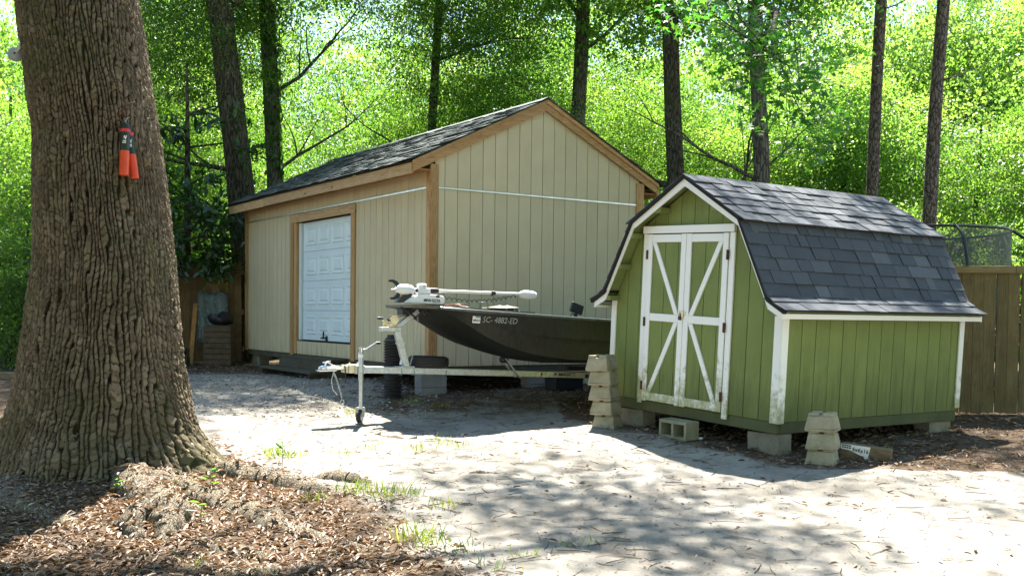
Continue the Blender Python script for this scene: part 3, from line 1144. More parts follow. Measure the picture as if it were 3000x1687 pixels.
# ------------------------------------------------------------------ things hung on the oak
def spray_tube(label, px, pz, lean, yaw_off):
    y0 = 9.2 - math.sqrt(max(0.01, (trunk_r(pz) + 0.06) ** 2 - (px + 3.67) ** 2)) - 0.05
    t = thing('spray_tube', label, 'tube', (px, y0, pz), 0, 'tubes on the oak')
    t.rotation_euler = (math.radians(-3), math.radians(lean), yaw_off)
    t.scale = (1.15, 1.15, 1.15)
    r = 0.034
    MB().lathe([(r * .55, 0.0), (r * 1.0, 0.004), (r * 1.02, 0.18)], 20).build('orange_sleeve', 'orange_label', t, 40)
    body = MB().lathe([(r * 1.0, 0.1802), (r, 0.315)], 20, cap=False).build('dark_sleeve', 'label_dark', t, 40)
    MB().lathe([(r * 1.06, 0.3152), (r * 1.06, 0.338)], 20).build('red_band', 'red_band', t, 40)
    MB().lathe([(r * .98, 0.3382), (r * .95, 0.37), (r * .6, 0.383)], 20).build('cap', 'black_plastic', t, 40)
    # little emblem and two lines of tiny print
    em = MB()
    for k in range(8):
        a = -PI / 2 - 0.25 + 0.5 * k / 8
        zc = 0.272 + 0.010 * math.sin(k * 1.1)
        em.obox((r * 1.03 * math.cos(a) + 0.006, r * 1.03 * math.sin(a), zc), (.0028, 0, .002), (0, .0008, 0), (-.001, 0, .0045))
    em.build('emblem', 'letter_white', body)
    for row, (zc, w) in enumerate(((0.247, 0.30), (0.235, 0.36))):
        ln = MB()
        for k in range(6):
            a = -PI / 2 + 0.25 + (k - 5) * w * 2 / 6
            ln.obox((r * 1.03 * math.cos(a), r * 1.03 * math.sin(a), zc), (.0028 * -math.sin(a), .0028 * math.cos(a), 0), (.0008 * math.cos(a), .0008 * math.sin(a), 0), (0, 0, .0038))
        ln.build('print_line', 'letter_white', body)
    pr = MB()
    for row in range(9):
        w = 0.5 + 0.35 * ((row * 7) % 5) / 5
        for k in range(7):
            a = -PI / 2 + (k - 3) * w * 2 / 7
            pr.obox((r * 1.035 * math.cos(a), r * 1.035 * math.sin(a), 0.025 + row * .0165), (.0035 * -math.sin(a), .0035 * math.cos(a), 0), (.0006 * math.cos(a), .0006 * math.sin(a), 0), (0, 0, .0012))
    pr.build('small_print', 'red_band', t)
    MB().tube([(0, 0, .375), (0.003, 0.0, .40), (0.012, .01, .425), (0.02, .03, .43)], 0.0025, 6).build('hook', 'galvanised', t, 60)
    return t


spray_tube('orange and black tube hanging upright on the oak trunk, in front of its twin', -3.245, 2.49, 2.0, 0.25)
spray_tube('tilted orange and black tube hanging behind and right of its twin on the oak', -3.195, 2.475, -7.0, 0.45).location.y += 0.045
b = MB()
b.tube([(-3.24, 8.80, 2.99), (-3.25, 8.76, 3.02), (-3.22, 8.76, 3.07), (-3.17, 8.84, 3.11)], [.012, .012, .01, .006], 7)
tag(b.build('branch_stub', 'rust', None, 60), 'short rusty brown peg above the orange tubes', 'peg')
b = MB()
b.tube([(-3.11, 8.92, 2.595), (-3.09, 8.86, 2.60), (-3.05, 8.85, 2.595)], .006, 6)
tag(b.build('nail', 'orange_wood', None, 60), 'thin orange nail sticking out beside the orange tubes', 'nail')


def pulley():
    t = thing('caster_wheel', 'grey caster wheel hung on the left edge of the oak trunk', 'wheel', (-4.31, 9.15, 3.575))
    ax = unit(V(0.25, -1, 0.12))
    MB().lathe([(0.03, -.02), (.056, -.016), (.062, -.012), (.064, 0), (.062, .012), (.056, .016), (.03, .02)], 28, axis=ax).build('tyre', 'wheel_grey', t, 40)
    MB().lathe([(0.012, .0202), (.046, .0205), (.048, .023), (.044, .026), (.012, .026)], 28, axis=ax).build('hub', 'wheel_grey', t, 40)
    MB().beam(ax * .031, V(.058, .0, .075) + ax * .031, .030, .004, up=ax).beam(-ax * .031, V(.058, .0, .075) - ax * .031, .030, .004, up=ax).build('fork', 'galvanised', t)
    MB().lathe([(.009, -.036), (.009, .036)], 10, axis=ax).build('axle', 'rust', t, 40)
    MB().tube([(.05, 0, .07), (.06, 0, .09), (.08, .01, .105), (.12, .02, .11)], .005, 6).build('hook', 'black_plastic', t, 60)


pulley()


# ------------------------------------------------------------------ beige workshop
def RM(yaw, pit, rol, T):
    return Matrix.Translation(T) @ Matrix.Rotation(yaw, 4, 'Z') @ Matrix.Rotation(pit, 4, 'X') @ Matrix.Rotation(rol, 4, 'Y')


BM = RM(0.5824, 0.0036, 0.0055, (-1.127, 14.259, 0.645))
BW, BL = 3.724, 7.40
PEAKX, SLOPE = 1.866, 0.4846


def rake_bot(x):
    return 3.664 - SLOPE * abs(x - PEAKX)


def barn():
    t = thing('workshop', 'beige board workshop with raw pine trim and a white roll door', 'building', M=BM)
    gap = 0.0085
    # gable wall
    g = MB()
    g.prism([(0.01, 0), (BW - .01, 0), (BW - .01, rake_bot(BW) + .03), (PEAKX, rake_bot(PEAKX) + .03), (.01, rake_bot(0) + .03)], 'y', .009, .05)
    gw = g.build('gable_wall', 'dark_gap', t)
    xs = [0.06] + [0.2141 + .2032 * k for k in range(17)] + [BW - .06]
    for i in range(len(xs) - 1):
        x0, x1 = xs[i] + gap / 2, xs[i + 1] - gap / 2
        dz = random.uniform(-.002, .002)
        MB().box(x0, x1, dz * .4, .012, 0.0, 2.430).build('siding_board', 'beige_siding', gw)
        p = [(x0, 2.452), (x1, 2.452), (x1, rake_bot(x1) + .02)]
        if x0 < PEAKX < x1:
            p.append((PEAKX, rake_bot(PEAKX) + .02))
        p.append((x0, rake_bot(x0) + .02))
        MB().prism(p, 'y', -dz * .4, .012).build('siding_board', 'beige_siding', gw)
    MB().box(.11, 3.595, -.012, .011, 2.431, 2.447).box(.11, 3.595, -.016, -.010, 2.424, 2.434).build('flashing_strip', 'flashing', gw)
    # long side wall with the door
    s = MB()
    s.box(.009, .05, 0.01, 2.45, 0, 2.78).box(.009, .05, 4.86, BL - .01, 0, 2.78).box(.0095, .05, 2.45, 4.86, 0.0, .235).box(.0095, .05, 2.45, 4.86, 2.27, 2.78)
    sw = s.build('side_wall', 'dark_gap', t)
    ys = [0.05] + [0.2539 + .2032 * k for k in range(35)] + [BL - .05]
    for i in range(len(ys) - 1):
        y0, y1 = ys[i] + gap / 2, ys[i + 1] - gap / 2
        MB().prism([(y0, 2.452), (y1, 2.452), (y1, 2.775), (y0, 2.775)], 'x', random.uniform(-.001, .001), .012).build('siding_board', 'beige_siding', sw)
        lo, hi = max(y0, 2.53), min(y1, 4.79)
        if hi - lo > .02:
            MB().prism([(lo, 0), (hi, 0), (hi, .222), (lo, .222)], 'x', random.uniform(-.001, .001), .012).build('siding_board', 'beige_siding', sw)
        for lo, hi in ((y0, min(y1, 2.44)), (max(y0, 4.97), y1)):
            if hi - lo > .02:
                MB().prism([(lo, 0), (hi, 0), (hi, 2.43), (lo, 2.43)], 'x', random.uniform(-.001, .001), .012).build('siding_board', 'beige_siding', sw)
    MB().box(-.012, .011, .10, 7.24, 2.431, 2.447).box(-.016, -.010, .10, 7.24, 2.424, 2.434).build('flashing_strip', 'flashing', sw)
    # the two walls that face away
    MB().box(BW - .05, BW, 0.052, BL - .052, 0, 2.78).build('back_side_wall', 'beige_siding', t)
    MB().prism([(0.0, 0), (BW, 0), (BW, rake_bot(BW) + .03), (PEAKX, rake_bot(PEAKX) + .03), (.0, rake_bot(0) + .03)], 'y', BL - .05, BL).build('back_gable_wall', 'beige_siding', t)
    # corner boards
    MB().box(-.022, .108, -.024, -.003, -.02, 2.745, .002).build('corner_board', 'pine_z', t)
    MB().box(-.024, -.003, -.002, .095, -.02, 2.70, .002).build('corner_board', 'pine_z', t)
    MB().box(3.596, 3.745, -.022, -.003, -.02, 2.77, .002).build('corner_board', 'pine_z', t)
    MB().box(-.022, -.003, 7.27, 7.42, -.02, 2.72, .002).build('corner_board', 'pine_z', t)
    # rake boards: a wide lower one and a proud upper one, meeting at the ridge
    for sgn, xe in ((-1, -.30), (1, 3.985)):
        p0 = [(PEAKX, 3.664), (xe, rake_bot(xe)), (xe + sgn * -.045 * 0, rake_bot(xe) + .112), (PEAKX, 3.776)]
        MB().prism(p0, 'y', -.046, -.0245).build('rake_board', 'pine_x', t)
        xe2 = xe + sgn * .035
        p1 = [(PEAKX, 3.768), (xe2, rake_bot(xe2) + .104), (xe2 - sgn * .02, rake_bot(xe2) + .165), (PEAKX, 3.827)]
        MB().prism(p1, 'y', -.068, -.0465).build('rake_trim', 'pine_x', t)
    # soffit and fascia boards (three lengths along the near eave)
    MB().box(-.285, -.004, -.02, BL + .06, 2.655, 2.668).build('soffit', 'orange_wood', t)
    MB().box(BW + .004, BW + .285, -.02, BL + .06, 2.62, 2.633).build('soffit', 'orange_wood', t)
    for y0, y1, dz in ((-.02, 2.55, 0.0), (2.553, 5.6, .006), (5.603, BL + .08, -.002)):
        MB().box(-.322, -.288, y0, y1, 2.59 + dz, 2.738 + dz, .003).build('fascia_board', 'pine_y', t)
    MB().box(BW + .288, BW + .32, -.02, BL + .08, 2.58, 2.72, .003).build('fascia_board', 'pine_y', t)
    MB().prism([(-.30, rake_bot(-.3)), (PEAKX, 3.664), (PEAKX, 3.80), (-.30, rake_bot(-.3) + .13)], 'y', BL + .005, BL + .045).build('rake_board', 'pine_x', t)
    # roof decks and shingle courses
    for sgn in (-1, 1):
        xe = PEAKX + sgn * 2.215
        ze = 3.828 - SLOPE * 2.215
        deck = MB().prism([(PEAKX, 3.812), (xe, ze - .016), (xe, ze), (PEAKX, 3.828)], 'y', -.062, BL + .09).build('roof_slope', 'dark_gap', t)
        L = math.hypot(2.215, 2.215 * SLOPE)
        ux, uz = -sgn * 2.215 / L, 2.215 * SLOPE / L
        nx_, nz2 = sgn * uz, -sgn * ux
        nrow = 17
        for r in range(nrow):
            s0 = r * L / nrow - .03
            s1 = min(L - .002, s0 + L / nrow + .09)
            y = -.075 - random.uniform(0, .03)
            m = MB()
            while y < BL + .1:
                w = random.choice((.14, .2, .28, .34))
                y1 = min(y + w, BL + .11)
                th = random.choice((.005, .005, .010))
                lift = random.uniform(0, .012) if r % 4 else random.uniform(0, .02)
                a = s0 + random.uniform(-.008, .008)
                b0 = .0025 + .012 + lift
                q = []
                for ss, off in ((a, b0), (s1, .003), (s1, .003 + th * .3), (a, b0 + th)):
                    q.append((xe + ux * ss + nx_ * off, ze + uz * ss + nz2 * off))
                m.prism(q, 'y', y + .0015, y1 - .0015)
                y = y1
            m.build('shingle_course', 'shingle_barn', deck)
    rd = MB()
    y = -.08
    while y < BL + .05:
        rd.prism([(PEAKX - .15, 3.775), (PEAKX, 3.853), (PEAKX + .15, 3.775), (PEAKX + .15, 3.782), (PEAKX, 3.862), (PEAKX - .15, 3.782)], 'y', y, y + .21)
        y += .195
    rd.build('ridge_cap', 'shingle_barn', t)
    # roll door: frame, white jamb, four sections of raised panels
    MB().box(-.03, -.003, 2.375, 5.045, 2.268, 2.412, .003).build('door_header', 'pine_y', t)
    MB().box(-.028, .03, 4.905, 5.04, -.03, 2.266, .003).build('door_casing', 'pine_z', t)
    MB().box(-.016, .06, 4.78, 4.903, .0, 2.266, .003).build('door_casing', 'pine_z', t)
    MB().box(-.028, .06, 2.38, 2.525, -.03, 2.266, .003).build('door_casing', 'pine_z', t)
    MB().box(.03, .075, 4.70, 4.779, .24, 2.26, .002).build('door_jamb', 'door_white', t)
    MB().box(.02, .12, 2.45, 4.78, .222, .236).build('door_threshold', 'dark_gap', t)
    dr = MB().box(.10, .14, 2.40, 4.70, .236, 2.262).build('roll_door', 'dark_gap', t)
    for k in range(4):
        z0 = .25 + k * .503
        sec = MB().box(.075, .11, 2.42, 4.695, z0, z0 + .499, .003).build('door_section', 'door_white', t)
        for j in range(5):
            ya = 4.55 - .557 * j
            yb = ya - .43
            if ya < 2.5:
                continue
            yb = max(yb, 2.43)
            za, zb = z0 + .11, z0 + .40
            m = MB()
            i1, i2 = .045, .07
            x0, x1, x2 = .0735, .087, .064
            ring = lambda d, x: [(x, ya - d, za + d), (x, yb + d, za + d), (x, yb + d, zb - d), (x, ya - d, zb - d)]
            # raised picture-frame profile: lip, groove, raised field
            vs_ = ring(-.012, x0) + ring(0, x2) + ring(.014, .0665) + ring(i1, .0735 - .001) + ring(i2, x2 - .003)
            fs = []
            for lv in range(4):
                for q in range(4):
                    a, b_ = lv * 4 + q, lv * 4 + (q + 1) % 4
                    fs.append((a, b_, b_ + 4, a + 4))
            fs.append((16, 17, 18, 19))
            m.add(vs_, fs)
            m.build('raised_panel', 'door_white', sec)
    MB().box(.045, .074, 3.70, 3.86, .285, .305).beam((.06, 3.78, .29), (.05, 3.74, .40), .02, .015).box(.05, .074, 3.62, 3.66, .25, .33).build('door_handle', 'black_plastic', dr)
    # floor frame under the walls
    MB().box(.02, BW - .02, .02, BL - .02, -.10, -.001).build('floor_frame', 'step_wood', t)
    return t


BARN = barn()
# masonry piers under the workshop


def solid_block(label, M, dims, mat, group=None, name='concrete_block'):
    x, y, z = dims
    mb = MB().box(-x / 2, x / 2, -y / 2, y / 2, 0, z, .008)
    rng = random.Random(int(x * 1000 + M.translation.x * 977))
    mb.v = [(a + rng.uniform(-.003, .003), b_ + rng.uniform(-.003, .003), c + rng.uniform(-.003, .003)) for a, b_, c in mb.v]
    o = mb.build(name, mat)
    o.matrix_world = M
    return tag(o, label, 'block', group)


def barn_pt(x, y, z):
    return BM @ Vector((x, y, z))


for (lx, ly, lab) in ((.10, .14, 'grey block {} at the near corner of the workshop'), (.2, 3.9, 'grey block {} under the middle of the workshop door wall'),
                      (.2, 7.15, 'mossy grey block {} under the far left corner of the workshop'), (1.9, .2, 'grey block {} under the middle of the workshop gable'),
                      (3.5, .2, 'grey block {} under the right corner of the workshop gable')):
    p = barn_pt(lx, ly, -.10)
    for k in range(2):
        M = Matrix.Translation((p.x, p.y, p.z - .195 * (k + 1) - .002 * k)) @ Matrix.Rotation(.5824 + .02 * k + (PI / 2 if lab[0] == 'm' else 0), 4, 'Z')
        solid_block(lab.format('on top' if k == 0 else 'resting on the ground'), M, (.40, .20, .194), 'pier_block' if lab[0] == 'g' else 'pale_block', 'piers of the workshop')


def steps():
    t = thing('wooden_steps', 'low weathered wooden steps below the white roll door', 'steps', M=BM @ Matrix.Translation((0, 0, 0)))
    MB().box(-.34, -.035, 2.6, 4.72, -.05, -.012, .004).build('tread', 'step_wood', t)
    MB().box(-.68, -.36, 2.55, 4.75, -.235, -.197, .004).build('tread', 'step_wood', t)
    MB().box(-.345, -.318, 2.6, 4.72, -.20, -.052).build('riser', 'step_wood', t)
    for y in (2.63, 4.68):
        MB().prism([(-.66, -.42), (-.05, -.42), (-.05, -.052), (-.33, -.052), (-.33, -.237), (-.66, -.237)], 'y', y, y + .035).build('stringer', 'step_wood', t)


steps()

# ------------------------------------------------------------------ green shed
SM = RM(-0.9667, -0.0053, 0.0442, (2.581, 10.120, 0.328))
SW, SL, SCX = 2.535, 3.0, -1.266
# half profile of the gambrel with its kicked eave: (half width, height)
PROF = [(0, 2.405), (.79, 1.955), (1.215, 1.168), (1.405, 1.066)]


def prof_z(d, off=0.0):
    return float(np.interp(abs(d), [p[0] for p in PROF], [p[1] for p in PROF])) + off


def shed():
    t = thing('green_shed', 'green barn-style shed with white trim and a dark gambrel roof', 'shed', M=SM)
    gap = .0085
    # front wall (faces -y)
    def wall_poly(x0, x1, zb, inset):
        pts = [(x0, zb), (x1, zb)]
        mids = sorted([SCX + s * w for w, _ in PROF for s in (-1, 1)] + [SCX])
        tops = [x1] + [m for m in reversed(mids) if x0 < m < x1] + [x0]
        for x in dict.fromkeys(tops):
            pts.append((x, prof_z(x - SCX) - inset))
        return pts
    fw = MB().prism(wall_poly(-SW + .01, -.01, 0, .03), 'y', .009, .04).build('front_wall', 'dark_gap', t)
    xs = [-SW + .02] + [-(0.05 + .2032 * k) for k in range(12, -1, -1)]
    xs = sorted(x for x in xs if x < -.02 and x >= -SW + .02) + [-.02]
    for i in range(len(xs) - 1):
        x0, x1 = xs[i] + gap / 2, xs[i + 1] - gap / 2
        if x1 - x0 < .03:
            continue
        MB().prism(wall_poly(x0, x1, 0.0, .028), 'y', random.uniform(-.001, .001), .012).build('siding_board', 'green_siding', fw)
    # right wall (faces +x)
    rw = MB().box(-.04, -.009, .01, SL - .01, 0, 1.17).build('right_wall', 'dark_gap', t)
    ys = [.02] + [.075 + .2085 * k for k in range(1, 14)] + [SL - .02]
    for i in range(len(ys) - 1):
        MB().prism([(ys[i] + gap / 2, 0), (ys[i + 1] - gap / 2, 0), (ys[i + 1] - gap / 2, 1.16), (ys[i] + gap / 2, 1.16)], 'x', -.012, random.uniform(-.001, .001)).build('siding_board', 'green_siding', rw)
    MB().box(-SW, -SW + .03, .03, SL - .03, 0, 1.17).build('left_wall', 'green_siding', t)
    MB().prism(wall_poly(-SW + .01, -.01, 0, .03), 'y', SL - .03, SL).build('back_wall', 'green_siding', t)
    # base skids and floor
    MB().box(-SW + .015, -.012, .006, .05, -.115, -.004, .003).build('base_beam', 'green_beam', t)
    MB().box(-.05, -.006, .052, SL - .02, -.115, -.004, .003).build('base_beam', 'green_beam', t)
    MB().box(-SW + .01, -SW + .05, .052, SL - .02, -.115, -.004, .003).build('base_beam', 'green_beam', t)
    MB().box(-SW + .06, -.06, .06, SL - .03, -.03, -.006).build('floor_deck', 'green_beam', t)
    # white corner boards
    MB().box(-.088, .003, -.022, -.003, -.012, 1.15, .002).build('corner_board', 'white_paint', t)
    MB().box(.0035, .022, -.022, .066, -.012, 1.12, .002).build('corner_board', 'white_paint', t)
    MB().box(.0035, .022, SL - .085, SL, .03, 1.12, .002).build('corner_board', 'white_paint', t)
    MB().box(-SW - .003, -SW + .075, -.022, -.003, -.012, 1.12, .002).build('corner_board', 'white_paint', t)
    # roof: soffit boards, fascia, lookouts, shingles
    fy0, fy1 = -.175, SL + .135
    for sgn in (-1, 1):
        for k in range(3):
            (w0, z0), (w1, z1) = PROF[k], PROF[k + 1]
            a, b_ = (SCX + sgn * w0, z0), (SCX + sgn * w1, z1)
            d = unit(V(b_[0] - a[0], 0, b_[1] - a[1]))
            nrm = V(-d[2] * -sgn, 0, d[0] * sgn) if False else V(sgn * -d[2], 0, sgn * d[0])
            if nrm[2] < 0:
                nrm = -nrm
            def P(p, off):
                return (p[0] + nrm[0] * off, p[1] + nrm[2] * off)
            MB().prism([P(a, .004), P(b_, .004), P(b_, .018), P(a, .018)], 'y', fy0 + .02, fy1 - .02).build('roof_deck', 'green_siding', t)
            ov = .0
            # front fascia, mitred
            MB().prism([(a[0], a[1] - .068 if k else a[1] - .075), (b_[0], b_[1] - .06), (b_[0], b_[1] + .002), (a[0], a[1] + .002)], 'y', fy0, fy0 + .019).build('fascia_board', 'white_paint', t)
            MB().prism([(a[0], a[1] - .068), (b_[0], b_[1] - .06), (b_[0], b_[1] + .002), (a[0], a[1] + .002)], 'y', fy1 - .019, fy1).build('fascia_board', 'white_paint', t)
        # lookout blocks under the front overhang
        for (w, zz) in ((.42, 2.10), (.84, 1.83), (1.02, 1.49), (1.20, 1.13)):
            MB().box(SCX + sgn * w - .045, SCX + sgn * w + .045, fy0 + .021, -.003, zz - .035, zz + .02).build('lookout', 'green_siding', t)
        e = SCX + sgn * 1.405
        MB().box(min(e, e - sgn * .02), max(e, e - sgn * .02), fy0 + .0195, fy1 - .0195, 1.066 - .055, 1.066 - .004, .002).build('eave_board', 'white_paint', t)
        MB().box(min(e - sgn * .021, SCX + sgn * 1.27), max(e - sgn * .021, SCX + sgn * 1.27), fy0 + .02, fy1 - .02, 1.035, 1.047).build('eave_soffit', 'green_siding', t)
    # right-hand slopes: every shingle a piece of its own
    sy0, sy1 = fy0 - .03, fy1 + .014
    unit_me = MB().box(-.5, .5, -.5, .5, -.5, .5, .0).mesh('shingle')
    unit_me.materials.append(MAT['shingle'])

    def slope(w0, z0, w1, z1, rows, sgn, start_lift, single=True, lip=.03):
        a = V(SCX + sgn * w0, 0, z0)
        b_ = V(SCX + sgn * w1, 0, z1)
        up = unit(a - b_)
        L = np.linalg.norm(a - b_)
        nrm = V(sgn * up[2], 0, -sgn * up[0])
        nrm = nrm if nrm[2] > 0 else -nrm
        par = MB().prism([((b_ + nrm * .0185)[0], (b_ + nrm * .0185)[2]), ((a + nrm * .0185)[0], (a + nrm * .0185)[2]), ((a + nrm * .026)[0], (a + nrm * .026)[2]), ((b_ + nrm * .026)[0], (b_ + nrm * .026)[2])], 'y', sy0 + .006, sy1 - .006).build('roof_slope', 'dark_gap', t)
        ex = L / rows
        for r in range(rows):
            y = sy0 - random.uniform(0, .05)
            m = MB()
            s0 = r * ex - (lip if r == 0 else .004)
            s1 = min(L, (r + 1) * ex + .05)
            while y < sy1 - .03:
                w = random.choice((.14, .2, .26, .3))
                y0_, y1_ = max(y, sy0), min(y + w, sy1)
                y += w
                if y1_ - y0_ < .03:
                    continue
                th = random.choice((.006, .012, .014))
                jit = random.uniform(-.004, .004)
                p0, p1 = b_ + up * (s0 + jit), b_ + up * s1
                o0, o1 = .026 + .016 + start_lift, .0275
                c = (p0 + nrm * (o0 + th / 2) + p1 * 1 + nrm * (o1 + th / 2)) / 2
                c[1] = (y0_ + y1_) / 2
                dirv = (p1 + nrm * (o1 + th / 2)) - (p0 + nrm * (o0 + th / 2))
                ln = np.linalg.norm(dirv)
                dirv = dirv / ln
                n2 = np.cross(V(0, 1, 0), dirv)
                n2 = n2 if n2[2] > 0 else -n2
                wy = (y1_ - y0_) - .009
                if single:
                    ob = link('shingle', unit_me, par)
                    ob.matrix_local = Matrix(((dirv[0] * ln, 0, n2[0] * th, c[0]), (dirv[1] * ln, wy, n2[1] * th, c[1]), (dirv[2] * ln, 0, n2[2] * th, c[2]), (0, 0, 0, 1)))
                else:
                    m.obox(c, dirv * ln / 2, V(0, wy / 2, 0), n2 * th / 2)
            if not single:
                m.build('shingle_course', 'shingle', par)
    for sgn in (1, -1):
        one = sgn > 0
        slope(0, 2.405, .835, 1.929, 6, sgn, .0, one, .03)
        slope(.775, 1.960, 1.19, 1.20, 6, sgn, .0, one, .0)
        # curved pair of courses running out over the kicked eave
        par = MB().prism([(SCX + sgn * 1.19, 1.192), (SCX + sgn * 1.41, 1.072), (SCX + sgn * 1.412, 1.085), (SCX + sgn * 1.19, 1.21)], 'y', sy0 + .006, sy1 - .006).build('roof_slope', 'dark_gap', t)
        pp = [(1.15, 1.30), (1.185, 1.235), (1.222, 1.188), (1.275, 1.152), (1.35, 1.116), (1.45, 1.073)]
        for (k0, k1, lift) in ((0, 3, .012), (3, 5, .006)):
            y = sy0 - random.uniform(0, .06)
            while y < sy1 - .03:
                w = random.choice((.15, .2, .26, .3))
                y0_, y1_ = max(y, sy0), min(y + w, sy1)
                y += w
                if y1_ - y0_ < .03:
                    continue
                th = random.choice((.005, .009))
                top, bot = [], []
                for k in range(k0, k1 + 1):
                    f = (k - k0) / (k1 - k0)
                    w_, z_ = pp[k]
                    if k == k1 and k1 == 3:
                        w_, z_ = w_ + .02, z_ - .008
                    bot.append((SCX + sgn * (w_ + .012), z_ + .016 + lift * f))
                    top.append((SCX + sgn * (w_ + .012 + th * .6), z_ + .016 + lift * f + th))
                MB().prism(bot + top[::-1], 'y', y0_ + .0015, y1_ - .0015).build('shingle', 'shingle', par)
    rc = MB()
    y = sy0
    while y < sy1 - .02:
        rc.prism([(SCX - .13, 2.365), (SCX, 2.446), (SCX + .13, 2.365), (SCX + .13, 2.372), (SCX, 2.455), (SCX - .13, 2.372)], 'y', y, min(sy1, y + .17))
        y += .155
    rc.build('ridge_cap', 'shingle', t)
    # dark drip edge along the front rake
    for sgn in (-1, 1):
        for k in range(3):
            (w0, z0), (w1, z1) = PROF[k], PROF[k + 1]
            MB().prism([(SCX + sgn * w0, z0 + .004), (SCX + sgn * (w1 + (.03 if k == 2 else 0)), z1 + .004 - (.012 if k == 2 else 0)), (SCX + sgn * (w1 + .012 + (.03 if k == 2 else 0)), z1 + .034 - (.012 if k == 2 else 0)), (SCX + sgn * (w0 + (.012 if k else 0)), z0 + .034)], 'y', fy0 - .028, fy0 + .015).build('drip_edge', 'dark_gap', t)
    # door casing
    MB().box(-2.025, -.655, -.045, -.003, 1.852, 1.932, .003).build('door_header', 'white_paint', t)
    MB().box(-2.025, -1.958, -.026, -.003, -.03, 1.848, .003).build('door_casing', 'white_paint', t)
    MB().box(-.728, -.655, -.026, -.003, -.055, 1.848, .003).build('door_casing', 'white_paint', t)
    for side, (x0, x1) in enumerate(((-1.948, -1.345), (-1.339, -.735))):
        d = MB().box(x0, x1, -.010, -.003, .01, 1.842).build('door', 'dark_gap', t)
        bx = [x0] + [x for x in [-(0.05 + .2032 * k) for k in range(12, -1, -1)] if x0 + .03 < x < x1 - .03] + [x1]
        for i in range(len(bx) - 1):
            MB().box(bx[i] + gap / 2, bx[i + 1] - gap / 2, -.018, -.009, .012, 1.84).build('door_board', 'green_siding', d)
        yb0, yb1 = -.037, -.0185
        st = .075
        MB().box(x0, x0 + st, yb0, yb1, .0, 1.842, .003).build('stile', 'white_paint', d)
        MB().box(x1 - st, x1, yb0, yb1, .0 if side == 0 else .012, 1.842, .003).build('stile', 'white_paint', d)
        a0, a1 = x0 + st + .001, x1 - st - .001
        MB().box(a0, a1, yb0 + .001, yb1, 1.755, 1.838, .003).build('rail', 'white_paint', d)
        MB().box(a0, a1, yb0 + .001, yb1, .895, .978, .003).build('rail', 'white_paint', d)
        MB().box(a0, a1, yb0 + .001, yb1, .012, .10, .003).build('rail', 'white_paint', d)
        inn, out = (a1, a0) if side == 0 else (a0, a1)
        for (z0, z1) in ((.98, 1.753), (.893, .102)):
            p0, p1 = V(inn, -.028, z0), V(out, -.028, z1)
            w = .062
            sx = 1 if out > inn else -1
            MB().prism([(inn, z0), (inn + sx * w, z0), (out, z1), (out - sx * w, z1)], 'y', yb0 + .003, yb1).build('brace', 'white_paint', d)
        hx = x0 if side == 0 else x1
        for hz in (1.62, .88, .17):
            hg = MB().box(hx - .018, hx + .018, yb0 - .006, yb0 - .0005, hz - .05, hz + .05, .002)
            hg.lathe([(.006, -.05), (.006, .05)], 8, (hx, yb0 - .007, hz))
            hg.build('hinge', 'rust', d)
    la = MB().box(-1.40, -1.30, -.046, -.0375, .985, 1.02, .002).box(-1.345, -1.325, -.056, -.0465, .955, 1.03, .002)
    la.build('hasp', 'zinc_yellow', t)
    MB().box(-1.385, -1.35, -.068, -.0465, .925, .97, .004).tube([(-1.378, -.057, .968), (-1.378, -.057, .99), (-1.368, -.057, .998), (-1.357, -.057, .99), (-1.357, -.057, .968)], .004, 6).build('padlock', 'rust', t)
    return t


SHED = shed()


def shed_pt(x, y, z):
    return SM @ Vector((x, y, z))


def blk_under(lx, ly, dims, label, mat, rz=0.0):
    p = shed_pt(lx, ly, -.117)
    g = float(gh(p.x, p.y))
    hgt = max(.12, p.z - g + .03)
    M = Matrix.Translation((p.x, p.y, p.z - hgt - .012)) @ Matrix.Rotation(-.9667 + rz, 4, 'Z')
    return solid_block(label, M, (dims[0], dims[1], hgt), mat, 'blocks under the green shed')


blk_under(-.22, .14, (.40, .20), 'pale mossy block under the near corner of the green shed', 'pale_block')
blk_under(-2.2, .14, (.40, .20), 'pale block under the front left corner of the green shed', 'pale_block')
blk_under(-.14, 2.75, (.40, .20), 'pale block under the far right end of the green shed', 'pale_block', PI / 2)
blk_under(-2.3, 2.7, (.40, .20), 'pale block under the hidden back corner of the green shed', 'pale_block')


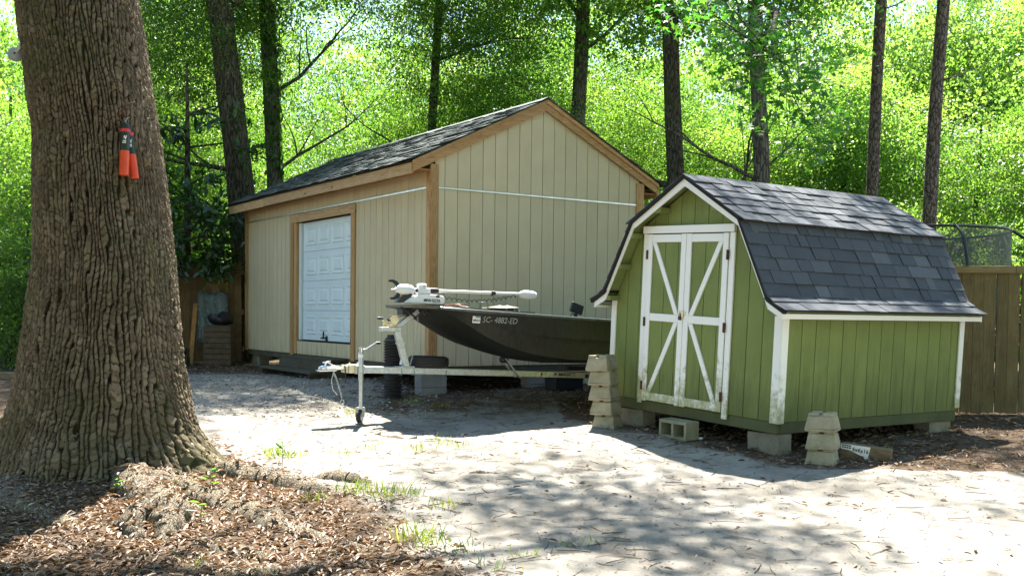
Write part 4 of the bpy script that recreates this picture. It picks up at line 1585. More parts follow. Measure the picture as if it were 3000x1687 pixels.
# ------------------------------------------------------------------ loose masonry around the shed
def deck_block_mesh():
    """precast deck footing: tapered body with a cross of slots in its top"""
    m = MB()
    n = 13
    H_, b, tp, d, w = .19, .142, .112, .03, .021
    xs = [-1, -.62, -w / tp, w / tp, .62, 1]
    # side walls
    z1 = .028
    ring = [(-b, -b, 0), (b, -b, 0), (b, b, 0), (-b, b, 0)]
    r2 = [(-b, -b, z1), (b, -b, z1), (b, b, z1), (-b, b, z1)]
    m.add(ring + r2, [(0, 1, 5, 4), (1, 2, 6, 5), (2, 3, 7, 6), (3, 0, 4, 7), (3, 2, 1, 0)])
    # four corner towers from z1 to H with slots between, floor at H-d
    zf = H_ - d
    bf = b + (tp - b) * (zf - z1) / (H_ - z1)
    m.add(r2 + [(-bf, -bf, zf), (bf, -bf, zf), (bf, bf, zf), (-bf, bf, zf)], [(0, 1, 5, 4), (1, 2, 6, 5), (2, 3, 7, 6), (3, 0, 4, 7), (4, 5, 6, 7)])
    for sx in (-1, 1):
        for sy in (-1, 1):
            lo = [(sx * w, sy * w, zf), (sx * bf, sy * w, zf), (sx * bf, sy * bf, zf), (sx * w, sy * bf, zf)]
            hi = [(sx * w, sy * w, H_), (sx * tp, sy * w, H_), (sx * tp, sy * tp, H_), (sx * w, sy * tp, H_)]
            m.add(lo + hi, [(0, 1, 5, 4), (1, 2, 6, 5), (2, 3, 7, 6), (3, 0, 4, 7), (4, 5, 6, 7)])
    return m


def deck_stack(x, y, n, rz, drift, names, group):
    z = float(gh(x, y)) - .03
    rng = random.Random(int(x * 100))
    for k in range(n):
        m = deck_block_mesh()
        m.v = [(a + rng.uniform(-.003, .003), b_ + rng.uniform(-.003, .003), c + (rng.uniform(-.004, .004) if c > .01 else 0)) for a, b_, c in m.v]
        o = m.build('deck_block', 'deck_block')
        bv = o.modifiers.new('bevel', 'BEVEL')
        bv.width = .010
        bv.segments = 2
        bv.limit_method = 'ANGLE'
        o.location = (x + drift[0] * k + rng.uniform(-.008, .008), y + drift[1] * k, z)
        o.rotation_euler = (rng.uniform(-.02, .02), rng.uniform(-.02, .02) + drift[0], rz + rng.uniform(-.09, .09))
        s_ = rng.uniform(.97, 1.04)
        o.scale = (s_, s_, .93)
        tag(o, names[k], 'block', group)
        z += .19 * .93 - .011


ordn = ['lowest', 'second from the ground', 'middle', 'second from the top', 'topmost']
deck_stack(1.085, 11.83, 5, -.55, (-.017, 0.0), [f'{o} of the five stacked concrete footings left of the shed' for o in ordn], 'five stacked footings')
deck_stack(2.945, 9.83, 3, -.42, (-.006, .004), [f'{o} of the three stacked concrete footings right of the shed corner' for o in ('lowest', 'middle', 'topmost')], 'three stacked footings')


def cinder_block():
    t = thing('cinder_block', 'hollow two-hole cinder block lying on its side before the shed doors', 'block', (1.76, 10.98, float(gh(1.76, 10.98)) - .01), -.93)
    t.rotation_euler = (.02, .03, -.93)
    L, D, Hh = .395, .195, .195
    m = MB()
    xs = [-L / 2, -L / 2 + .034, -.016, .016, L / 2 - .034, L / 2]
    m.box(xs[0], xs[1], -D / 2, D / 2, .0, Hh, .004).box(xs[2], xs[3], -D / 2, D / 2, .03, Hh - .03).box(xs[4], xs[5], -D / 2, D / 2, .0, Hh, .004)
    m.box(xs[1] - .004, xs[4] + .004, -D / 2 + .0015, D / 2 - .0015, .001, .032).box(xs[1] - .004, xs[4] + .004, -D / 2 + .0015, D / 2 - .0015, Hh - .032, Hh - .001)
    m.build('block_shell', 'cinder', t)
    MB().box(xs[1] - .002, xs[4] + .002, D / 2 - .02, D / 2 - .004, .033, Hh - .033).build('web', 'cinder', t)


cinder_block()


def offcut():
    x, y = 3.42, 10.02
    t = thing('timber_offcut', 'short square timber offcut with a white size label on its side', 'timber', (x, y, float(gh(x, y)) - .02), -.45)
    t.rotation_euler = (0, math.radians(5), -.45)
    MB().box(-.24, .22, -.07, .07, 0, .14, .004).build('timber', 'post_wood', t)
    lb = MB()
    pts = [(-.24, .138), (-.24, .09), (-.16, .085), (-.09, .06), (-.035, .04), (.0, .012), (.012, .0105), (.03, .137)]
    lb.prism(pts, 'y', -.0735, -.0705)
    l = lb.build('label', 'plain_white', t)
    text('size_print', '6x6x16', .052, 'letter_black', l, (-.135, -.0745, .082), (1, 0, -.06), (.06, 0, 1), fit_w=.15, bold=.001)
    text('grade_print', 'G', .022, 'letter_black', l, (-.06, -.0745, .062), (1, 0, 0), (0, 0, 1))
    q = MB()
    for r in range(2):
        for k in range(4):
            q.box(-.232 + k * .022, -.214 + k * .022, -.0745, -.0736, .121 - r * .02 - k * .001, .134 - r * .02 - k * .001)
    q.build('small_print', 'letter_black', l)


offcut()
b = MB().ellipsoid((0, 0, 0), .03, .022, .014, 10, 6).build('pebble', 'plain_white', None, 60)
b.location = (1.98, 10.92, float(gh(1.98, 10.92)) + .012)
tag(b, 'small white pebble right of the two-hole block', 'pebble')
m = MB()
m.add([(-.07, 0, 0), (-.02, -.05, .015), (.06, -.03, .04), (.08, .03, .02), (.0, .05, .05), (-.05, .04, .02), (0, 0, .055)], [(0, 1, 6), (1, 2, 6), (2, 3, 6), (3, 4, 6), (4, 5, 6), (5, 0, 6), (0, 5, 4, 3, 2, 1)])
o = m.build('plastic_scrap', 'plain_white')
o.location = (1.60, 12.0, float(gh(1.6, 12.0)) + .0)
tag(o, 'crumpled white plastic scrap under the green shed', 'scrap')

# ------------------------------------------------------------------ boat trailer, boat, trolling motor
PSI = 0.53
TM = Matrix.Translation((-1.74, 11.99, 0.106)) @ Matrix.Rotation(PSI, 4, 'Z')


def bz(s):   # beam centre height
    return .615 - .0445 * s


def trailer():
    t = thing('boat_trailer', 'galvanised boat trailer standing on its jack in front of the workshop', 'trailer', M=TM)
    MB().beam((-.20, 0, bz(-.20)), (5.0, 0, bz(5.0)), .076, .080, bev=.006).build('tongue_beam', 'galvanised', t, 30)
    for s_ in (3.75, 4.6):
        MB().beam((s_, -.62, bz(s_) + .0), (s_, -.042, bz(s_)), .06, .06, bev=.004).beam((s_, .042, bz(s_)), (s_, .62, bz(s_)), .06, .06, bev=.004).build('crossbar', 'galvanised', t, 30)
    for y in (-.42, .42):
        MB().beam((3.1, y, bz(3.1) + .075), (4.9, y, bz(4.9) + .06), .09, .045, bev=.006).build('bunk', 'canvas_dark', t)
        MB().box(4.05, 4.25, y - .03, y + .03, .30, bz(4.1) + .04).build('bunk_bracket', 'galvanised', t)
    MB().tube([(4.15, -.86, .24), (4.15, .86, .24)], .025, 10).build('axle', 'galvanised', t, 60)
    for y in (-.93, .93):
        w = MB().lathe([(.16, -.075), (.27, -.075), (.29, -.05), (.29, .05), (.27, .075), (.16, .075)], 28, (4.15, y, .225), (0, 1, 0)).build('wheel', 'rubber', t, 40)
        MB().lathe([(.05, -.04), (.158, -.06), (.16, .0), (.158, .06), (.05, .04)], 20, (4.15, y, .225), (0, 1, 0)).build('rim', 'plain_white', w, 40)
        f = MB()
        pr = [(4.15 + .36 * math.cos(a), .26 + .33 * math.sin(a)) for a in np.linspace(.1, PI - .1, 12)]
        pr2 = [(4.15 + .345 * math.cos(a), .26 + .315 * math.sin(a)) for a in np.linspace(PI - .1, .1, 12)]
        f.prism(pr + pr2, 'y', y - .11, y + .11).build('fender', 'galvanised', t, 40)
        # arms carrying the fender and axle
        MB().beam((4.6, y * .66, bz(4.6)), (4.15, y * .9, .24), .04, .04).build('axle_arm', 'galvanised', t)
    # coupler
    c = MB()
    c.box(-.43, -.20, -.045, .045, .62, .665, .008)
    c.ellipsoid((-.44, 0, .640), .065, .05, .032, 14, 8)
    c.box(-.52, -.30, -.05, .05, .604, .618, .003)
    cp = c.build('coupler', 'chrome', t, 40)
    MB().beam((-.455, 0, .70), (-.36, 0, .715), .035, .014, bev=.003).beam((-.43, 0, .66), (-.41, 0, .705), .02, .012).beam((-.40, 0, .705), (-.33, 0, .67), .018, .010).build('latch', 'chrome', cp, 40)
    MB().box(-.215, -.19, -.052, .052, .585, .672, .003).box(-.16, .02, -.055, .055, .578, .676, .004).build('pivot_bracket', 'zinc_yellow', t)
    for s_ in (-.13, -.03):
        MB().lathe([(.012, -.012), (.012, .012)], 8, (s_, 0, .686)).build('bolt', 'chrome', t)
    # tongue jack on the near side
    y = -.105
    j = MB().lathe([(.024, .17), (.024, .78)], 16, (-.035, y, 0)).lathe([(.030, .50), (.030, .80), (.026, .815)], 16, (-.035, y, 0)).build('jack_tube', 'galvanised', t, 40)
    MB().lathe([(.0305, .755), (.0305, .792)], 16, (-.035, y, 0)).build('warning_label', 'plain_white', j, 40)
    MB().lathe([(.026, .815), (.028, .86), (.018, .872)], 14, (-.035, y, 0)).build('jack_cap', 'chrome', j, 40)
    MB().box(-.09, .025, y + .026, -.040, .57, .665, .003).build('jack_bracket', 'galvanised', t)
    cr = MB().tube([(-.02, y - .012, .845), (.02, y - .012, .85), (.13, y - .012, .915), (.145, y - .012, .918)], .008, 8)
    cr.build('jack_crank', 'chrome', t, 60)
    MB().lathe([(.014, 0), (.016, .02), (.014, .055)], 12, (.14, y - .012, .918), (1, 0, .05)).build('crank_grip', 'black_plastic', t, 40)
    w = MB().lathe([(.02, -.027), (.062, -.027), (.076, -.015), (.078, 0), (.076, .015), (.062, .027), (.02, .027)], 26, (-.050, y, .085), (.75, -.66, 0)).build('jack_wheel', 'rubber', t, 40)
    MB().lathe([(.014, -.030), (.05, -.0285), (.05, .0285), (.014, .030)], 18, (-.050, y, .085), (.75, -.66, 0)).build('rim', 'wheel_grey', w, 40)
    ax = unit(V(.75, -.66, 0))
    f = MB()
    for s_ in (-1, 1):
        f.beam(V(-.050, y, .08) + ax * .036 * s_, V(-.038, y, .185) + ax * .036 * s_, .005, .04, up=ax)
    f.obox((-.036, y, .187), ax * .040, V(ax[1], -ax[0], 0) * .024, (0, 0, .004))
    f.build('wheel_fork', 'galvanised', t)
    # winch post, plate, arm and winch
    p = MB()
    p.beam((.575, 0, bz(.575) + .044), (.455, 0, 1.06), .062, .075, up=(1, 0, .2), bev=.005)
    p.beam((.505, .0, .66), (.53, 0, .78), .050, .012, up=(1, 0, .1))
    p.box(.45, .66, -.06, .06, bz(.55) + .0405, bz(.55) + .050)
    p.build('winch_post', 'galvanised', t, 30)
    MB().beam((.24, 0, 1.075), (.50, 0, 1.075), .07, .055, bev=.005).build('winch_plate', 'galvanised', t, 30)
    MB().beam((.42, 0, 1.075), (.76, 0, 1.315), .055, .06, up=(-.5, 0, 1), bev=.005).build('bow_arm', 'galvanised', t, 30)
    MB().beam((.505, -.036, .91), (.505, .036, .91), .11, .012).build('clamp_band', 'galvanised', t)
    wi = MB()
    wi.box(.30, .44, -.055, -.050, 1.105, 1.165, .002).box(.30, .44, .050, .055, 1.105, 1.165, .002)
    wi.lathe([(.052, -.0555), (.052, -.050)], 24, (.405, 0, 1.185), (0, 1, 0)).lathe([(.052, .050), (.052, .0555)], 24, (.405, 0, 1.185), (0, 1, 0))
    wn_ = wi.build('winch', 'zinc_yellow', t, 40)
    MB().lathe([(.036, -.049), (.038, 0), (.036, .049)], 20, (.395, 0, 1.175), (0, 1, 0)).build('strap_drum', 'canvas_dark', wn_, 40)
    MB().tube([(.34, -.06, 1.15), (.28, -.075, 1.165), (.22, -.085, 1.195)], .009, 8).build('winch_handle', 'zinc_yellow', wn_, 60)
    MB().lathe([(.014, 0), (.017, .03), (.014, .07)], 12, (.175, -.085, 1.205), (1, 0, -.1)).build('handle_grip', 'black_plastic', wn_, 40)
    MB().tube([(.42, 0, 1.215), (.60, 0, 1.235), (.74, 0, 1.255)], .006, 6).build('winch_strap', 'canvas_dark', t)
    MB().lathe([(.03, -.05), (.034, 0), (.03, .05)], 16, (.775, 0, 1.30), (0, 1, 0)).build('bow_stop', 'rubber', t, 40)
    # safety chain hanging from the arm to the post foot
    ch = MB()
    P0, P1 = V(.70, -.05, 1.225), V(.605, -.045, .66)
    nl = 26
    for k in range(nl):
        f_ = (k + .5) / nl
        c0 = P0 * (1 - f_) + P1 * f_ + V(.03 * math.sin(PI * f_), 0, 0)
        a = (0, 1, 0) if k % 2 else (1, 0, 0)
        pts = []
        for q in range(8):
            an = 2 * PI * q / 8
            pts.append(c0 + V(0, 0, 1) * .0145 * math.sin(an) + V(*a) * .008 * math.cos(an))
        ch.tube(pts, .0026, 4, closed=True)
    ch.build('bow_chain', 'galvanised', t)
    # coupler chains and a hook below
    ch = MB()
    for k in range(16):
        f_ = k / 16
        c0 = V(-.34 + .10 * f_, -.05, .585 - .30 * f_ + .12 * f_ * (1 - f_))
        a = (0, 1, 0) if k % 2 else (1, 0, 0)
        ch.tube([c0 + V(0, 0, 1) * .014 * math.sin(2 * PI * q / 8) + V(*a) * .009 * math.cos(2 * PI * q / 8) for q in range(8)], .003, 4, closed=True)
    ch.tube([(-.245, -.05, .285), (-.26, -.05, .25), (-.235, -.05, .225), (-.215, -.05, .245), (-.225, -.05, .275)], .006, 6)
    ch.tube([(-.33, -.03, .60), (-.36, -.03, .50), (-.345, -.03, .40), (-.29, -.03, .33)], .004, 5)
    ch.build('safety_chain', 'galvanised', t, 60)
    MB().tube([(-.21, -.06, .66), (-.20, -.06, .58), (-.205, -.06, .50), (-.20, -.06, .46)], .006, 6).build('wiring_lead', 'black_plastic', t, 60)
    # spare wheel lying on the beam
    sp = MB().lathe([(.14, -.06), (.20, -.068), (.235, -.052), (.243, -.02), (.243, .02), (.235, .052), (.20, .068), (.14, .06)], 36, (.89, .05, bz(.89) + .112), (.04, 0, 1)).build('spare_wheel', 'rubber', t, 40)
    MB().lathe([(.03, .0), (.10, .01), (.135, .05), (.139, .058), (.139, -.055)], 28, (.89, .05, bz(.89) + .112), (.04, 0, 1)).build('rim', 'plain_white', sp, 40)
    tr_ = MB()
    for zz in (-.03, 0, .03):
        tr_.lathe([(.2425, zz - .002), (.2455, zz - .001), (.2455, zz + .006), (.2425, zz + .007)], 36, (.89, .05, bz(.89) + .112), (.04, 0, 1), cap=False)
    tr_.build('tread_rib', 'rubber', sp, 40)
    for s_ in (.50, .66, 1.08):
        MB().tube([(s_, -.04, bz(s_) + .05), (s_, -.043, bz(s_) - .045), (s_ - .008, -.043, bz(s_) - .052), (s_ - .03, -.043, bz(s_) - .048)], .005, 6).build('u_bolt', 'chrome', t, 60)
    # keel roller on a raked bracket
    MB().lathe([(.028, -.055), (.04, -.05), (.036, 0), (.04, .05), (.028, .055)], 18, (1.90, 0, .695), (0, 1, 0)).build('keel_roller', 'rubber', t, 40)
    MB().beam((1.88, -.058, .715), (2.10, -.058, .47), .008, .045, up=(0, 1, 0)).beam((1.88, .058, .715), (2.10, .058, .47), .008, .045, up=(0, 1, 0)).build('roller_bracket', 'galvanised', t)
    # lamp, badge plate and lettering on the beam
    u = V(1, 0, -.0445)
    MB().lathe([(.030, 0), (.030, .006), (.022, .010)], 20, (2.42, -.0385, bz(2.42)), (0, -1, 0)).build('side_reflector', 'zinc_yellow', t, 40)
    MB().lathe([(.014, .0102), (.012, .013)], 14, (2.42, -.0385, bz(2.42)), (0, -1, 0)).build('reflector_bolt', 'black_plastic', t, 40)
    pl = MB().beam((2.60, -.0395, bz(2.60)), (3.6, -.0395, bz(3.6)), .0015, .064).build('name_plate', 'sticker_grey', t)
    text('name_lettering', 'MAGICTILT', .055, 'letter_black', pl, (2.675, -.0455, bz(2.675) - .017), u, (0, 0, 1), fit_w=.36, bold=.0012, shear=.15)
    mk = MB().prism([(2.615, .50 - .008), (2.635, .50 + .018), (2.662, .50 + .02), (2.645, .50 + .004), (2.66, .50 - .012)], 'y', -.042, -.0405).build('name_emblem', 'letter_black', pl)
    MB().box(3.09, 3.50, -.042, -.0405, bz(3.3) - .022, bz(3.3) + .022).build('black_plate', 'letter_black', pl)
    text('model_lettering', 'TR', .05, 'letter_grey', pl, (3.12, -.0455, bz(3.2) - .017), u, (0, 0, 1), bold=.001)
    return t


TRAILER = trailer()

HS = [0.72, 0.82, 0.95, 1.10, 1.30, 1.52, 1.82, 2.10, 2.45, 3.2, 4.2, 5.1]
HWG = [.60, .66, .70, .725, .74, .75, .755, .76, .765, .77, .77, .76]
HZG = [1.322, 1.312, 1.302, 1.291, 1.280, 1.267, 1.25, 1.234, 1.215, 1.175, 1.12, 1.07]
HWC = [.56, .585, .61, .62, .63, .64, .645, .65, .655, .66, .66, .65]
HZC = [1.30, 1.265, 1.195, 1.11, 1.00, .90, .81, .757, .715, .672, .628, .59]
HZK = [1.285, 1.215, 1.125, 1.03, .93, .845, .748, .687, .650, .630, .585, .545]


def boat():
    t = thing('jon_boat', 'dark camouflage aluminium jon boat on the trailer, bow raised to the left', 'boat', M=TM)
    f = lambda arr, s_: float(np.interp(s_, HS, arr))
    ss = list(np.linspace(.72, 2.6, 26)) + list(np.linspace(2.8, 5.1, 10))
    hb, hs = MB(), MB()
    # bottom
    vs_, fs = [], []
    for s_ in ss:
        wc, zc, zk = f(HWC, s_), f(HZC, s_), f(HZK, s_)
        for q in np.linspace(-1, 1, 9):
            vs_.append((s_, q * wc, zk + (zc - zk) * abs(q) ** 1.5))
    for i in range(len(ss) - 1):
        for k in range(8):
            a = i * 9 + k
            fs.append((a, a + 1, a + 10, a + 9))
    hb.add(vs_, fs)
    hb.build('hull_bottom', 'hull_camo', t, 40)
    for sg in (-1, 1):
        vs_, fs = [], []
        prof = [(0, 0), (.30, .25), (.42, .40), (.50, .62), (.54, .60), (1, 1)]
        for s_ in ss:
            wc, zc, wg, zg = f(HWC, s_), f(HZC, s_), f(HWG, s_), f(HZG, s_)
            k = min(1, max(0, (s_ - 1.2) / .5))
            for (pz, pw) in prof:
                lin = pz
                w_ = wc + (wg - wc) * (lin + (pw - lin) * .9 * k)
                vs_.append((s_, sg * w_, zc + (zg - zc) * pz))
        n = len(prof)
        for i in range(len(ss) - 1):
            for k in range(n - 1):
                a = i * n + k
                fs.append((a, a + 1, a + n + 1, a + n))
        MB().add(vs_, fs).build('hull_side', 'hull_camo', t, 25)
        MB().tube([(s_, sg * (f(HWG, s_) + .006), f(HZG, s_)) for s_ in ss], .018, 10).build('gunwale', 'gunwale_paint', t, 60)
    MB().add([(5.1, -.65, .59), (5.1, 0, .545), (5.1, .65, .59), (5.1, .76, 1.07), (5.1, -.76, 1.07), (5.08, -.65, .59), (5.08, 0, .545), (5.08, .65, .59), (5.08, .76, 1.07), (5.08, -.76, 1.07)],
             [(0, 1, 2, 3, 4), (9, 8, 7, 6, 5), (0, 4, 9, 5), (4, 3, 8, 9), (3, 2, 7, 8)]).build('transom', 'hull_camo', t)
    MB().add([(.72, -.60, 1.322), (.72, .60, 1.322), (.72, .56, 1.30), (.72, 0, 1.285), (.72, -.56, 1.30)], [(0, 1, 2, 3, 4)]).build('bow_plate', 'hull_camo', t)
    # bow deck platform running out ahead of the hull
    top = [(.47, -.36), (.47, .36), (.62, .47), (.85, .63), (1.2, .71), (1.9, .73), (1.9, -.73), (1.2, -.71), (.85, -.63), (.62, -.47)]
    zt = lambda s_: 1.385 - .055 * s_ if s_ < .8 else 1.341 - .052 * (s_ - .8)
    m = MB()
    n = len(top)
    m.add([(a, b_, zt(a)) for a, b_ in top] + [(a, b_, zt(a) - .032) for a, b_ in top],
          [tuple(range(n)), tuple(range(2 * n - 1, n - 1, -1))] + [(i, (i + 1) % n, n + (i + 1) % n, n + i) for i in range(n)])
    m.build('bow_deck', 'deck_paint', t)
    m = MB()
    m.add([(1.9, -.62, .80), (5.05, -.62, .68), (5.05, .62, .68), (1.9, .62, .80)], [(0, 1, 2, 3)]).build('floor', 'deck_paint', t)
    MB().box(4.2, 5.06, -.70, .70, .95, .98).build('stern_deck', 'deck_paint', t)
    # black step box and bracing under the bow deck
    MB().box(.50, .63, -.06, .10, 1.24, 1.318, .006).build('foot_step', 'black_plastic', t)
    br = MB()
    for k in range(5):
        br.beam((.62 + .05 * k, -.28, 1.235 + .012 * k), (.69 + .05 * k, -.28, 1.325), .012, .010)
        br.beam((.69 + .05 * k, -.28, 1.235 + .012 * k), (.62 + .05 * k, -.28, 1.325), .012, .010)
    br.beam((.45, -.1, 1.33), (.64, -.1, 1.22), .03, .02).beam((.58, -.30, 1.315), (.95, -.30, 1.30), .02, .02)
    br.build('deck_bracing', 'black_plastic', t)
    # decal and registration number on the port side
    def side(s_, z):
        wc, zc, wg, zg = f(HWC, s_), f(HZC, s_), f(HWG, s_), f(HZG, s_)
        q = (z - zc) / (zg - zc)
        return -(wc + (wg - wc) * q) - .010
    p0 = Vector((1.205, side(1.205, 1.17) - .016, 1.165))
    p1 = Vector((1.64, side(1.64, 1.135) - .012, 1.135))
    rt = (p1 - p0).normalized()
    upv = Vector((0, -.22, 1)).normalized()
    text('registration_number', 'SC- 4882-ED', .098, 'letter_grey', t, p0, rt, upv, fit_w=.435, shear=.12, bold=.0)
    st = MB().obox((1.135, side(1.135, 1.19) - .010, 1.195), V(*rt) * .048, V(0, .0012, .0003), V(*upv) * .040).build('decal', 'letter_white', t)
    MB().obox((1.135, side(1.135, 1.16) - 0.016, 1.158), V(*rt) * .046, V(0, .001, .0003), V(*upv) * .008).build('decal_band', 'sticker_blue', st)
    text('decal_print', '08/25', .036, 'letter_black', st, Vector((1.094, side(1.094, 1.185) - 0.017, 1.175)), rt, upv, fit_w=.082, bold=.001)
    MB().obox((1.145, side(1.145, 1.22) - 0.016, 1.222), V(*rt) * .03, V(0, .001, .0003), V(*upv) * .006).build('decal_line', 'sticker_blue', st)
    # cleat loop, wires on the deck
    MB().tube([(1.26, -.55, 1.315), (1.26, -.55, 1.385), (1.275, -.55, 1.395), (1.35, -.55, 1.392), (1.365, -.55, 1.38), (1.365, -.55, 1.305)], .006, 8).build('rail_loop', 'gunwale_paint', t, 60)
    MB().box(1.29, 1.35, -.56, -.53, 1.30, 1.335, .004).build('loop_foot', 'zinc_yellow', t)
    for k, mt in enumerate(('red_wire', 'black_plastic', 'red_wire', 'black_plastic')):
        MB().tube([(1.0, -.2 + .05 * k, 1.36), (1.06 + .05 * k, -.3, 1.375), (1.10 + .03 * k, -.36 + .03 * k, 1.350), (1.16 + .02 * k, -.42 + .02 * k, 1.335)], .004, 6).build('wire', mt, t, 60)
    return t


BOAT = boat()


def boat_seat(s_, y, label, w=.22):
    t = bpy.data.objects.new('folded_seat', None)
    COL.objects.link(t)
    t.parent = BOAT
    t.location = (s_, y, 0)
    t['label'] = label
    z = 1.345 - .052 * (s_ - .8)
    MB().lathe([(.07, z - .06), (.05, z - .03)], 16).build('seat_base', 'black_plastic', t, 40)
    c = MB()
    for k in range(2):
        c.ellipsoid((0, 0, z + .0 + .035 * k), w - .02 * k, .19, .028, 20, 8)
    c.build('cushion', 'seat_camo', t, 60)
    c = MB()
    for x in (-.05, .06):
        c.tube([(x, -.192, z - .01), (x, -.16, z + .04), (x, 0, z + .064), (x, .16, z + .04), (x, .19, z)], .007, 6)
    c.build('strap', 'sticker_grey', t, 60)


boat_seat(1.72, -.28, 'folded camouflage boat seat on the boat behind the registration number')


def fish_finder():
    t = thing('fish_finder', 'black fish finder screen on a ball mount above the boat gunwale', 'screen', M=TM @ Matrix.Translation((2.55, -.62, 0)))
    z = 1.20
    MB().lathe([(.055, z), (.05, z + .015), (.02, z + .02), (.018, z + .05), (.045, z + .06), (.04, z + .075)], 16).build('ball_mount', 'black_plastic', t, 40)
    MB().obox((.01, 0, z + .135), (.085, 0, -.028), (.0, .022, 0), (.018, 0, .058), .008).build('housing', 'black_plastic', t)
    MB().tube([(-.05, 0, z + .09), (-.075, 0, z + .05), (-.085, 0, z - .01)], .005, 6).build('cable', 'black_plastic', t, 60)


fish_finder()


def trolling_motor():
    t = thing('trolling_motor', 'white bow-mount trolling motor stowed flat on the boat', 'motor', M=TM)
    y = -.02
    b_ = MB()
    pr = [(.50, 1.386), (.60, 1.448), (.70, 1.478), (.80, 1.486), (.92, 1.482), (1.02, 1.468), (1.035, 1.44), (1.03, 1.375), (1.0, 1.365), (.55, 1.378)]
    b_.prism(pr, 'y', y - .075, y + .075)
    base = b_.build('mount_base', 'plain_white', t, 30)
    bv = base.modifiers.new('bevel', 'BEVEL')
    bv.width = .014
    bv.segments = 3
    text('base_lettering', 'MINN KOTA', .045, 'letter_black', base, (.755, y - .0765, 1.402), (1, 0, -.03), (.03, 0, 1), fit_w=.215, bold=.0016)
    text('base_small_lettering', 'TERROVA', .016, 'letter_grey', base, (.87, y - .0765, 1.386), (1, 0, -.03), (.03, 0, 1), fit_w=.09)
    MB().box(.55, 1.04, y - .085, y + .085, 1.352, 1.3635).build('base_rail', 'black_plastic', t)
    MB().prism([(.43, 1.385), (.50, 1.46), (.60, 1.49), (.64, 1.478), (.55, 1.42), (.52, 1.385)], 'y', y - .05, y + .05).build('motor_ramp', 'black_plastic', t)
    # motor pod, fin, propeller
    pod = MB().lathe([(.004, -.115), (.045, -.10), (.060, -.06), (.066, 0), (.064, .05), (.052, .095), (.030, .115), (.026, .13)], 24, (.545, y, 1.535), (1, 0, -.03)).build('motor_pod', 'plain_white', t, 60)
    MB().tube([(.44, y, 1.54), (.375, y, 1.537)], [.010, .006], 8).build('prop_nut', 'plain_white', pod)
    pb = MB()
    for sg in (1, -1):
        pts = [(.455, 0), (.43, .055), (.395, .085), (.355, .092), (.34, .105), (.36, .118), (.41, .118), (.455, .098), (.485, .05), (.485, 0)]
        n = len(pts)
        vs_ = []
        for off in (-.006, .006):
            for (a, h) in pts:
                tw = .35 * h
                vs_.append((a, y + off + sg * tw * .6 - .01, 1.535 + sg * h * .98))
        pb.add(vs_, [tuple(range(n)), tuple(range(2 * n - 1, n - 1, -1))] + [(i, (i + 1) % n, n + (i + 1) % n, n + i) for i in range(n)])
    pb.lathe([(.02, -.02), (.03, 0), (.03, .03)], 16, (.455, y, 1.537), (1, 0, -.03))
    pb.build('propeller', 'black_plastic', t)
    MB().prism([(.52, 1.475), (.585, 1.478), (.60, 1.44), (.57, 1.41), (.54, 1.43)], 'y', y - .006, y + .006).build('skeg', 'black_plastic', pod)
    MB().lathe([(.024, 0), (.024, .055)], 14, (.664, y, 1.533), (1, 0, -.02)).build('shaft_collar', 'black_plastic', t, 40)
    st = MB().box(.705, .86, y - .055, y + .055, 1.492, 1.565, .012).box(.715, .815, y - .05, y + .05, 1.556, 1.612, .016).build('steering_housing', 'plain_white', t)
    MB().box(.765, .772, y - .0513, y - .0495, 1.575, 1.595).box(.778, .783, y - .0513, y - .0495, 1.573, 1.580).box(.768, .774, y - .0563, y - .0548, 1.548, 1.553).build('housing_marks', 'letter_black', st)
    MB().lathe([(.032, 0), (.034, .06), (.032, .115)], 16, (.862, y, 1.532), (1, 0, -.02)).build('depth_collar', 'black_plastic', t, 40)
    MB().lathe([(.0185, 0), (.0185, 1.16)], 16, (.97, y, 1.530), (1, 0, -.0175)).build('shaft', 'plain_white', t, 40)
    MB().lathe([(.027, 0), (.027, .055)], 12, (1.70, y, 1.5172), (1, 0, -.0175)).lathe([(.014, 0), (.012, .03)], 10, (1.71, y - .01, 1.48), (0, 0, 1)).build('cord_clip', 'black_plastic', t, 40)
    hd = MB().lathe([(.020, 0), (.042, .012), (.052, .05), (.056, .11), (.052, .18), (.036, .225), (.01, .238)], 22, (2.115, y, 1.505), (1, 0, -.03)).build('control_head', 'plain_white', t, 60)
    MB().lathe([(.004, 0), (.004, .006)], 8, (2.155, y - .045, 1.508), (0, -1, 0)).build('head_screw', 'letter_black', hd)
    # coiled cord
    pts = []
    N_ = 260
    turns = 15
    for k in range(N_ + 1):
        f_ = k / N_
        x = 1.04 + f_ * 1.02
        z = 1.452 * (1 - f_) + 1.488 * f_ - .055 * 4 * f_ * (1 - f_)
        a = 2 * PI * turns * f_
        pts.append((x, y - .01 + .019 * math.cos(a), z + .019 * math.sin(a)))
    MB().tube([(.93, y - .07, 1.463), (1.0, y - .05, 1.455)] + pts, .0052, 5).build('coiled_cord', 'black_plastic', t, 60)
    MB().lathe([(.012, 0), (.018, .03), (.01, .07)], 10, (.915, y - .073, 1.466), (1, .2, -.1)).build('cord_plug', 'black_plastic', t, 40)


trolling_motor()


def drain_pipe():
    x, y = -1.60, 14.05
    z0 = float(gh(x, y)) - .02
    pr = []
    n = 22
    for k in range(n):
        z = k * .036
        pr += [(.105, z), (.128, z + .009), (.128, z + .020), (.105, z + .028)]
    t = thing('corrugated_pipe', 'black corrugated drain pipe standing upright behind the trailer winch post', 'pipe', (x, y, z0))
    MB().lathe(pr, 28).build('pipe_wall', 'pipe_black', t, 30)
    MB().lathe([(.10, .79), (.06, .83), (.055, .86)], 20, (-.02, 0, 0)).build('pipe_neck', 'pipe_black', t, 30)


drain_pipe()
